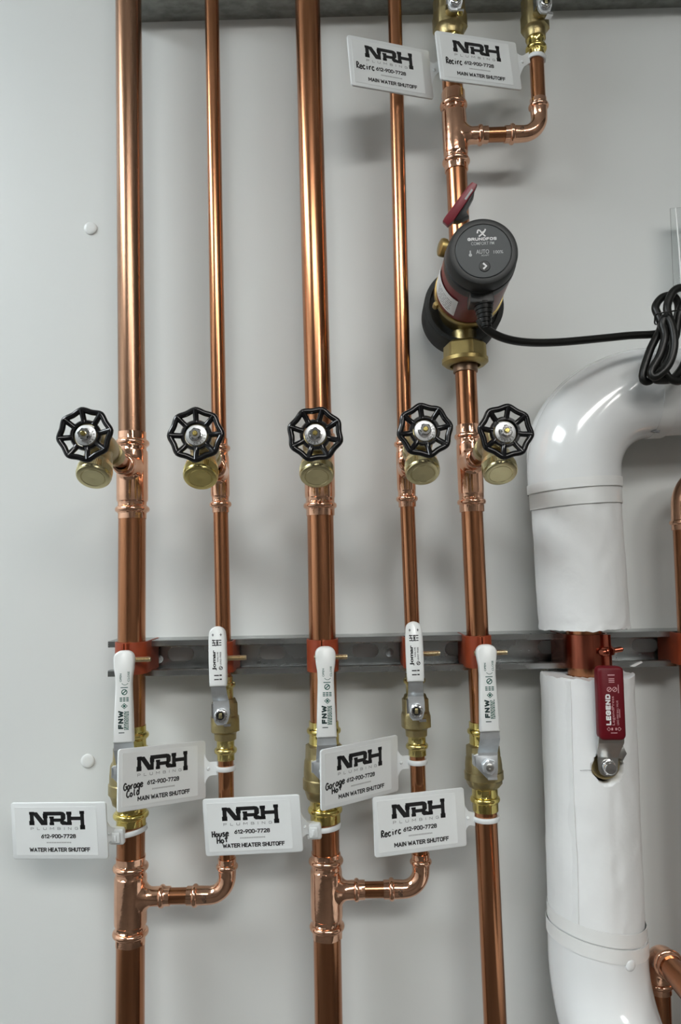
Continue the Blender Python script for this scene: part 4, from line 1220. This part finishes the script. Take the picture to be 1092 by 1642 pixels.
# ------------------------------------------------------------------ power cord, tied in a bundle on the white pipe
CORD = empty('power_cord', Matrix.Translation(at(775, 520, YP - 120)), 'black power cord running right from the pump to a tied bundle', 'cord')
co = CORD.matrix_world.translation
def cp(px, py, Y): return (at(px, py, Y) - co) * 1000
pts = [cp(769, 512, -177), cp(776, 523, -177), cp(793, 536, -173), cp(820, 545.5, -166), cp(855, 549.5, -158), cp(900, 548.5, -150), cp(960, 543, -140), cp(1010, 538, -132), cp(1048, 536, -128), cp(1075, 530, -133)]
b = MB(); b.sweep(catmull(pts, 8), 3.9, 14); b.build('cord_lead', M['rubber'], CORD, sharp=80)
loops = [
 [(1051, 492, -128), (1062, 477, -126), (1080, 475, -124), (1088, 495, -122), (1078, 535, -124), (1064, 575, -130), (1046, 607, -136), (1034, 611, -138), (1031, 598, -138), (1043, 560, -136), (1060, 525, -134), (1056, 508, -131)],
 [(1070, 490, -138), (1080, 467, -136), (1097, 462, -134), (1112, 480, -130), (1108, 530, -128), (1098, 580, -128), (1080, 606, -132), (1060, 610, -138), (1050, 606, -142), (1066, 590, -144), (1079, 565, -145), (1080, 535, -144), (1073, 510, -141)],
 [(1087, 515, -132), (1094, 490, -131), (1110, 478, -130), (1126, 500, -128), (1122, 560, -128), (1108, 598, -130), (1090, 611, -135), (1073, 606, -138), (1066, 590, -138), (1074, 560, -136), (1083, 540, -134)],
 [(1062, 520, -143), (1066, 540, -146), (1058, 570, -147), (1044, 596, -146), (1052, 604, -148), (1072, 585, -150), (1081, 555, -150), (1078, 525, -147), (1069, 508, -144)],
]
for lp in loops:
    b = MB(); b.sweep(catmull([cp(*q) for q in lp], 7, closed=True), 3.9, 14, closed=True); b.build('cord_loop', M['rubber'], CORD, sharp=80)
tie = [(1050, 512, -136), (1053, 504, -146), (1072, 500, -152), (1095, 497, -146), (1110, 500, -130), (1095, 508, -118), (1070, 514, -118), (1052, 520, -126)]
b = MB(); b.sweep(catmull([cp(*q) for q in tie], 6, closed=True), 0.8, 8, closed=True); b.build('twist_tie', M['rubber'], CORD, sharp=80)

# ------------------------------------------------------------------ insulated pipe on the right
R7 = 46.0
def rough(a, z, r_):
    return r_
# upper jacket and elbow cover
ju = empty('pipe_insulation', rframe(7, 900), 'white jacketed pipe insulation with glossy elbow curving right above the strut', 'insulation', 'white pipe insulation')
zt, zb = dz(7, 900, 775), dz(7, 900, 1003)
def jacket_mesh(z_lo, z_hi, r, torn_lo, torn_hi, seed):
    b = MB(); prof = []
    nz = 90
    rnd = random.Random(seed)
    N = 96
    v = []; f = []
    rows = []
    inner = 21.0
    def tear(a, k):
        q = Vector((math.cos(a) * 3, math.sin(a) * 3, k * 7.3 + seed))
        return noise.noise(q) * 1.4 + noise.noise(q * 4) * 1.4 + noise.noise(q * 11) * 1.1
    spec = []
    for i in range(nz + 1):
        spec.append((i / nz, r))
    spec = [(0.0, inner), (0.0, r - 5), (0.0, r - 1.2)] + spec + [(1.0, r - 1.2), (1.0, r - 5), (1.0, inner)]
    for (u, rr) in spec:
        for k in range(N):
            a = 2 * PI * k / N
            lo = z_lo + (tear(a, 1) if torn_lo else 0) * (1 if rr > r - 2 else .4) - (2.0 if torn_lo and rr > r - 3 else 0)
            hi = z_hi + (tear(a, 2) if torn_hi else 0) * (1 if rr > r - 2 else .4) + (1.5 if torn_hi and rr > r - 3 else 0)
            z = lo + (hi - lo) * u
            q = rr
            if rr > r - 2:
                q += noise.noise(Vector((math.cos(a) * 1.6, math.sin(a) * 1.6, z * .022 + seed))) * .6 + noise.noise(Vector((math.cos(a) * 4, math.sin(a) * 4, z * .07 + seed))) * .4 + (abs(noise.noise(Vector((math.cos(a) * 3, math.sin(a) * 3, z * .035 - seed)))) * -1.6 if math.cos(a) > .1 else 0)
                d = min(u * (z_hi - z_lo), 999) if torn_lo else 999
                d2 = (1 - u) * (z_hi - z_lo) if torn_hi else 999
                dd = min(d, d2)
                if dd < 16: q += noise.noise(Vector((math.cos(a) * 6, math.sin(a) * 6, z * .12 + seed))) * 1.4 * (1 - dd / 16)
            v.append((q * math.cos(a), q * math.sin(a), z))
    L = len(spec)
    for i in range(L):
        i2 = (i + 1) % L
        for k in range(N):
            k2 = (k + 1) % N
            f.append((i * N + k, i * N + k2, i2 * N + k2, i2 * N + k))
    b.add(v, f)
    return b
jacket_mesh(zb, zt + 4, R7, True, False, 3).build('jacket', M['jacket'], ju, sharp=50)
def tape_band(z, r, w, parent, seed=1, slant=0.0, az=0.0):
    b = MB(); N = 72; v = []; f = []
    for (dzz, rr) in ((-w / 2, r - .6), (-w / 2, r), (w / 2, r), (w / 2, r - .6)):
        for k in range(N):
            a = 2 * PI * k / N
            q = rr + noise.noise(Vector((math.cos(a) * 2, math.sin(a) * 2, seed))) * .5
            v.append((q * math.cos(a), q * math.sin(a), z + dzz + slant * math.cos(a - az)))
    for i in range(3):
        for k in range(N):
            k2 = (k + 1) % N
            f.append((i * N + k, i * N + k2, (i + 1) * N + k2, (i + 1) * N + k))
    b.add(v, f); return b.build('tape_band', M['tape'], parent, sharp=40)
z780 = dz(7, 900, 782)
tape_band(z780 + 1, 48.9, 10, ju, 1, slant=1.5)
tape_band(z780 - 12, 47.3, 18, ju, 2, slant=1.5)
# seam flaps
def seam(parent, ang, z0, z1, r):
    b = MB(); v = []; f = []
    n = 30
    for i in range(n + 1):
        z = z0 + (z1 - z0) * i / n
        w = noise.noise(Vector((0, 3.3, z * .02))) * 1.2
        for (da, rr) in ((0.0, r + .1), (-.004, r + 1.5), (-.55, r + 1.3), (-.7, r - .2)):
            a = math.radians(ang) + da + w / r
            v.append((rr * math.cos(a), rr * math.sin(a), z))
    for i in range(n):
        for k in range(3):
            f.append((4 * i + k, 4 * i + k + 1, 4 * i + 5 + k, 4 * i + 4 + k))
    b.add(v, f); return b.build('seam_flap', M['jacket'], parent, sharp=40)
# elbow cover path (local mm in the frame of the upper jacket)
inv = ju.matrix_world.inverted()
C7 = at(1047, 756, -63)
V7 = rp(7, 780)
cl = inv @ C7 * 1000
Rb = cl.x
path = [Vector((0, 0, z780 - 3)), Vector((0, 0, z780 + 8)), Vector((0, 0, cl.z - 1))]
for k in range(1, 21):
    a = PI / 2 * k / 20
    path.append(Vector((Rb - Rb * math.cos(a), 0, cl.z + Rb * math.sin(a))))
tilt = math.tan(math.radians(0.3))
endx = Rb + 12
path.append(Vector((endx, 0, cl.z + Rb)))
b = MB(); b.sweep(path, [48.2] * len(path), 64); b.build('elbow_cover', M['pvc'], ju, sharp=60)
lip = [p_ + Vector((-5 * (1 - min(1, i / 20)) , 14, 4.0 * min(1, i / 12))) for i, p_ in enumerate(path[2:-2])]
lr = [46.0 - 9.0 * max(0, 1 - i / 7) ** 2 - 5 * max(0, (i - 15) / 5) ** 2 for i in range(len(lip))]
b = MB(); b.sweep(lip, lr, 64); b.build('cover_lip', M['pvc_edge'], ju, sharp=60)
b = MB(); m = Matrix.Translation((endx, 0, cl.z + Rb)) @ Matrix.Rotation(PI / 2, 4, 'Y')
b.lathe([(-14, 46), (-14, 48.8), (0, 49.0), (1, 48.9), (1, 46)], 64, m); b.build('tape_band', M['tape'], ju)
b = MB(); b.lathe([(0, 30), (0, R7 + .3), (1800, R7 + .3), (1800, 30)], 64, m); b.build('jacket', M['jacket'], ju)
b = MB(); b.slab([(-12, 0), (-3, -1.6), (-2, 1), (-8, 1.2)], -1, 1, .2, Matrix.Translation((endx - 8, -20, cl.z + Rb - 45.5))); b.build('tape_tear', M['ink_grey'], ju, flat=True)

# pipe between the jackets
straight_pipe(7, 960, 1120, 'copper pipe showing between the two white insulation jackets', r=18.6)

# lower jacket with a hole cut for the valve stem
jl = empty('pipe_insulation', rframe(7, 1300), 'white jacketed pipe insulation with torn hole for the red-handled valve', 'insulation', 'white pipe insulation')
zt, zb = dz(7, 1300, 1082), dz(7, 1300, 1505)
bm_ = jacket_mesh(zb, zt, R7 + .8, False, True, 8)
jm = bm_.build('jacket', M['jacket'], jl, sharp=50)
stem_w = at(974.5, 1229, -63 - 46)
sl_ = jl.matrix_world.inverted() @ stem_w * 1000
cut = MB(); N = 40; v = []
for yy in (-70, -20):
    for k in range(N):
        a = 2 * PI * k / N
        rr = 16.2 + noise.noise(Vector((math.cos(a) * 2.5, math.sin(a) * 2.5, 4.1))) * 1.8 + noise.noise(Vector((math.cos(a) * 8, math.sin(a) * 8, 1.1))) * .8
        v.append((sl_.x + 1.5 + rr * math.cos(a), yy, sl_.z - 1.5 + rr * math.sin(a)))
cut.add(v, [(k, (k + 1) % N, N + (k + 1) % N, N + k) for k in range(N)] + [tuple(range(N)), tuple(range(2 * N - 1, N - 1, -1))])
co_ = cut.build('cutter', M['fibre'], jl)
md = jm.modifiers.new('hole', 'BOOLEAN'); md.operation = 'DIFFERENCE'; md.object = co_; md.solver = 'EXACT'
bpy.context.view_layer.update()
dg = bpy.context.evaluated_depsgraph_get()
nm = bpy.data.meshes.new_from_object(jm.evaluated_get(dg))
jm.modifiers.clear(); jm.data = nm
bpy.data.objects.remove(co_)
seam(jl, 233, zb + 22, zt - 1, R7 + .6)
z1490 = dz(7, 1300, 1493)
tape_band(z1490 + 13, 48.2, 13, jl, 3, slant=7, az=PI)
tape_band(z1490 - 1, 49.3, 13, jl, 4, slant=7, az=PI)
# lower elbow turning right and towards the room
dh = Vector((math.cos(math.radians(-76)), math.sin(math.radians(-76)), 0))
Rl = 112.0; z0 = z1490 - 20
path = [Vector((0, 0, z0 + 22)), Vector((0, 0, z0 + 10)), Vector((0, 0, z0))]
for k in range(1, 19):
    a = PI / 2 * k / 18
    path.append(Vector((0, 0, z0)) + dh * (Rl - Rl * math.cos(a)) + Vector((0, 0, -Rl * math.sin(a))))
path.append(path[-1] + dh * 14)
b = MB(); b.sweep(path, [48.4] * len(path), 64); b.build('elbow_cover', M['pvc'], jl, sharp=60)
pe = path[-1]
b = MB(); b.lathe([(-14, 47), (-14, 49.0), (0, 49.2), (1, 47)], 64, along(pe, dh)); b.build('tape_band', M['tape'], jl)
b = MB(); b.lathe([(0, 30), (0, R7), (160, R7), (160, 30)], 64, along(pe, dh)); b.build('jacket', M['jacket'], jl)
tk = jl.matrix_world.inverted() @ at(1004, 1543, -63 - 40) * 1000
tdir = Vector((tk.x, tk.y, 0)).normalized()
b = MB(); b.lathe([(47.6, 5.6), (49.0, 5.4), (50.2, 4.0), (50.6, 1.5), (50.6, .1)], 28, along((0, 0, tk.z), tdir)); b.build('tack', M['pvc'], jl)

# perforated crease beside the hole
b = MB(); zc = dz(7, 1300, 1218)
for k in range(11):
    a0 = math.radians(-119 + k * 1.6); a1 = a0 + math.radians(1.15); zz = zc + 1.6 * math.sin(k / 16 * PI) - k * .08
    rr = R7 + 2.3
    b.add([(rr * math.cos(a0), rr * math.sin(a0), zz), (rr * math.cos(a1), rr * math.sin(a1), zz), (rr * math.cos(a1), rr * math.sin(a1), zz + .5), (rr * math.cos(a0), rr * math.sin(a0), zz + .5)], [(0, 1, 2, 3)])
b.build('perforation', M['ink_grey'], jl, flat=True)
# red handled valve inside the lower jacket
vr = empty('ball_valve', frame(stem_w, Vector((1, 0, 0)), Vector((0, 1, 0)), Vector((.03, 0, 1)).normalized()), 'brass ball valve with red handle poking through the white jacket', 'valve')
b = MB(); b.lathe([(-25, 17), (-14, 14.8), (-7, 14.2), (-5.5, 13.2), (-5.5, 11.6), (-7, 11.0), (-7, 6)], 40, RX90); b.build('stem_boss', M['brass'], vr)
lv = MB(); lever_strip(lv, [(-9.0, -2), (-7, -2), (-3, -2), (3, -2), (9, -2), (15, -5), (25, -13), (31, -14), (60, -14)], [3.5, 7.0, 9.2, 9.6, 9.8, 11.0, 12.2, 12.2, 11.0], 2.4)
lever = lv.build('lever', M['grey_steel'], vr, sharp=25)
b = MB(); b.lathe([(1.5, 7.4), (3.0, 7.4), (3.4, 6.4), (8.0, 6.0), (9.0, 5.2), (9.2, .1)], 40, RX90); b.build('stem_nut', M['chrome'], vr)
b = MB(); b.slab([(10, 8), (15, 6), (19, 12), (16, 19), (12, 16)], -1, 5, .6); b.build('stop_tab', M['grey_steel'], lever)
b = MB(); b.slab(rrect(-12.8, 12.8, 28.5, 98, 5.0), -18.5, -9.0, 2.4); sl2 = b.build('handle_sleeve', M['red_vinyl'], vr, sharp=50); sl2['label'] = 'red vinyl handle sleeve'
y = -18.6
g = MB(); put_strokes(g, 'LEGEND', -6.2, -1.5, 43, 72, y, 1.35, .34, turn=1)
g.build('brand_lettering', M['ink_white'], sl2, flat=True, recalc=False)
g = MB(); put_text(g, 'LegendPress', -0.6, 2.6, 43, 70, y, .0, turn=1); put_text(g, 'LEAD FREE BALL VALVE', 4.0, 5.8, 43, 66, y, .0, turn=1)
for (cx_, cz_) in ((-2.2, 76.5), (3.0, 76.5)): ring2d(g, cx_, cz_, 1.7, 2.3, y); stroke(g, [(cx_ - 1.2, cz_ - 1.2), (cx_ + 1.2, cz_ + 1.2)], .6, y)
for zz in (83, 84.6, 86.2): quad(g, [(-2.4, zz), (3.0, zz), (3.0, zz + .7), (-2.4, zz + .7)], y)
quad(g, [(-3.2, 89.6), (3.4, 89.6), (3.4, 90.5), (-3.2, 90.5)], y)
quad(g, [(6.2, 73), (6.9, 73), (6.9, 81), (6.2, 81)], y); quad(g, [(6.6, 50), (7.2, 50), (7.2, 58), (6.6, 58)], y)
for cx_ in (-4.0, 6.0):
    for k in range(4):
        a0, a1 = k * PI / 2, (k + 1) * PI / 2
        stroke(g, [(cx_ + 1.7 * math.cos(a0), 39.4 + 1.7 * math.sin(a0)), (cx_ + 1.7 * math.cos(a1), 39.4 + 1.7 * math.sin(a1))], .45, y)
quad(g, [(-1.6, 38.2), (0, 38.2), (0, 40.6), (-1.6, 40.6)], y); quad(g, [(2.2, 38.2), (3.6, 38.2), (3.6, 40.6), (2.2, 40.6)], y); quad(g, [(-2.2, 35.4), (4.0, 35.4), (4.0, 36.1), (-2.2, 36.1)], y)
g.build('printed_marks', M['ink_red'], sl2, flat=True, recalc=False)

# ------------------------------------------------------------------ pipes at the right edge
straight_pipe(8, 845, ('z', 0.002), 'thick copper pipe cut off by the right edge of the picture')
e8 = rframe(8, 832)
l1 = 16.0
# elbow: lower leg straight down, arc to the right
mw8 = e8 @ Matrix(((0, 0, 1, 0), (0, 1, 0, 0), (1, 0, 0, (dz(8, 832, 812)) * .001), (0, 0, 0, 1)))
o8 = mw8.translation
xd = (e8.to_3x3() @ Vector((0, 0, 1))).normalized(); zd = (e8.to_3x3() @ Vector((1, 0, 0))).normalized()
press_elbow(frame(o8, xd, zd.cross(xd), zd), 32.0, dz(8, 832, 812) - dz(8, 832, 850), 18, 14.4, 'large copper press elbow at the right edge beside the white elbow', mark=False)
oh = o8 + xd * .032 + zd * .045
b = MB(); b.lathe([(0, 13), (0, 14.4), (1750, 14.4), (1750, 13)], 40); tag(b.build('copper_pipe', M['pipe'], None, z_frame(oh, zd)), 'copper pipe running right from the large edge elbow', 'pipe', 'copper pipes')

straight_pipe(9, 1582, ('z', 0.002), 'copper pipe in the bottom right corner under the forward elbow')
e9 = rframe(9, 1538)
o9 = e9.translation + (e9.to_3x3() @ Vector((0, 0, dz(9, 1538, 1558) * .001)))
xd = (e9.to_3x3() @ Vector((0, 0, 1))).normalized(); zd = Vector((0, -1, 0)); zd = (zd - xd * zd.dot(xd)).normalized()
press_elbow(frame(o9, xd, zd.cross(xd), zd), 20.0, dz(9, 1538, 1558) - dz(9, 1538, 1582) + 4, 15, 11.6, 'brown copper press elbow pointing forward in the bottom right corner', mark=False)
oh = o9 + xd * .020 + zd * .030
b = MB(); b.lathe([(0, 10), (0, 11.6), (330, 11.6), (330, 10)], 40); tag(b.build('copper_pipe', M['pipe'], None, z_frame(oh, zd, Vector((0, 0, 1)))), 'copper pipe coming forward from the bottom right elbow', 'pipe', 'copper pipes')

# ------------------------------------------------------------------ small things on the wall
for (px_, py_, lab) in ((145.5, 366.5, 'white round wall plug beside the upper part of the leftmost pipe'), (141.0, 1220, 'white round wall plug left of the garage cold tag')):
    b = MB(); b.lathe([(0, 7.6), (1.2, 7.6), (1.9, 6.6), (2.1, 4), (2.1, .1)], 36, RX90)
    tag(b.build('wall_plug', M['plug'], None, Matrix.Translation(at(px_, py_, 0))), lab, 'wall plug', 'white wall plugs')
sc = at(1021, 1064.5, -42)
b = MB(); b.slab([(-7, -2.5), (-3, -.5), (1, 1.2), (5, 2.6), (6.5, 1.2), (2, -.8), (-3, -3.2)], -1.2, 1.2, .5)
tag(b.build('insulation_scrap', M['jacket'], None, Matrix.Translation(sc)), 'tiny white scrap of insulation stuck on the strut channel', 'scrap')
# clear plastic sleeve hanging at the right edge
A = at(1083, 334, -30); Bp = at(1092.5, 458, -30)
t = empty('plastic_sleeve', Matrix.Translation(Bp), 'clear plastic sleeve hanging at the right edge above the cord bundle', 'plastic sleeve')
a_ = (A - Bp) * 1000
b = MB(); b.slab([(-9, 0), (a_.x - 6, a_.z), (a_.x + 70, a_.z + 4), (70, 0)], -.4, .4); b.build('sheet', M['clear'], t, flat=True)
b = MB(); b.sweep([(0, -.6, 0), (a_.x * .5 + .5, -.6, a_.z * .5), (a_.x, -.6, a_.z)], [1.0, .9, .7], 10); b.build('welded_edge', M['white_vinyl'], t)
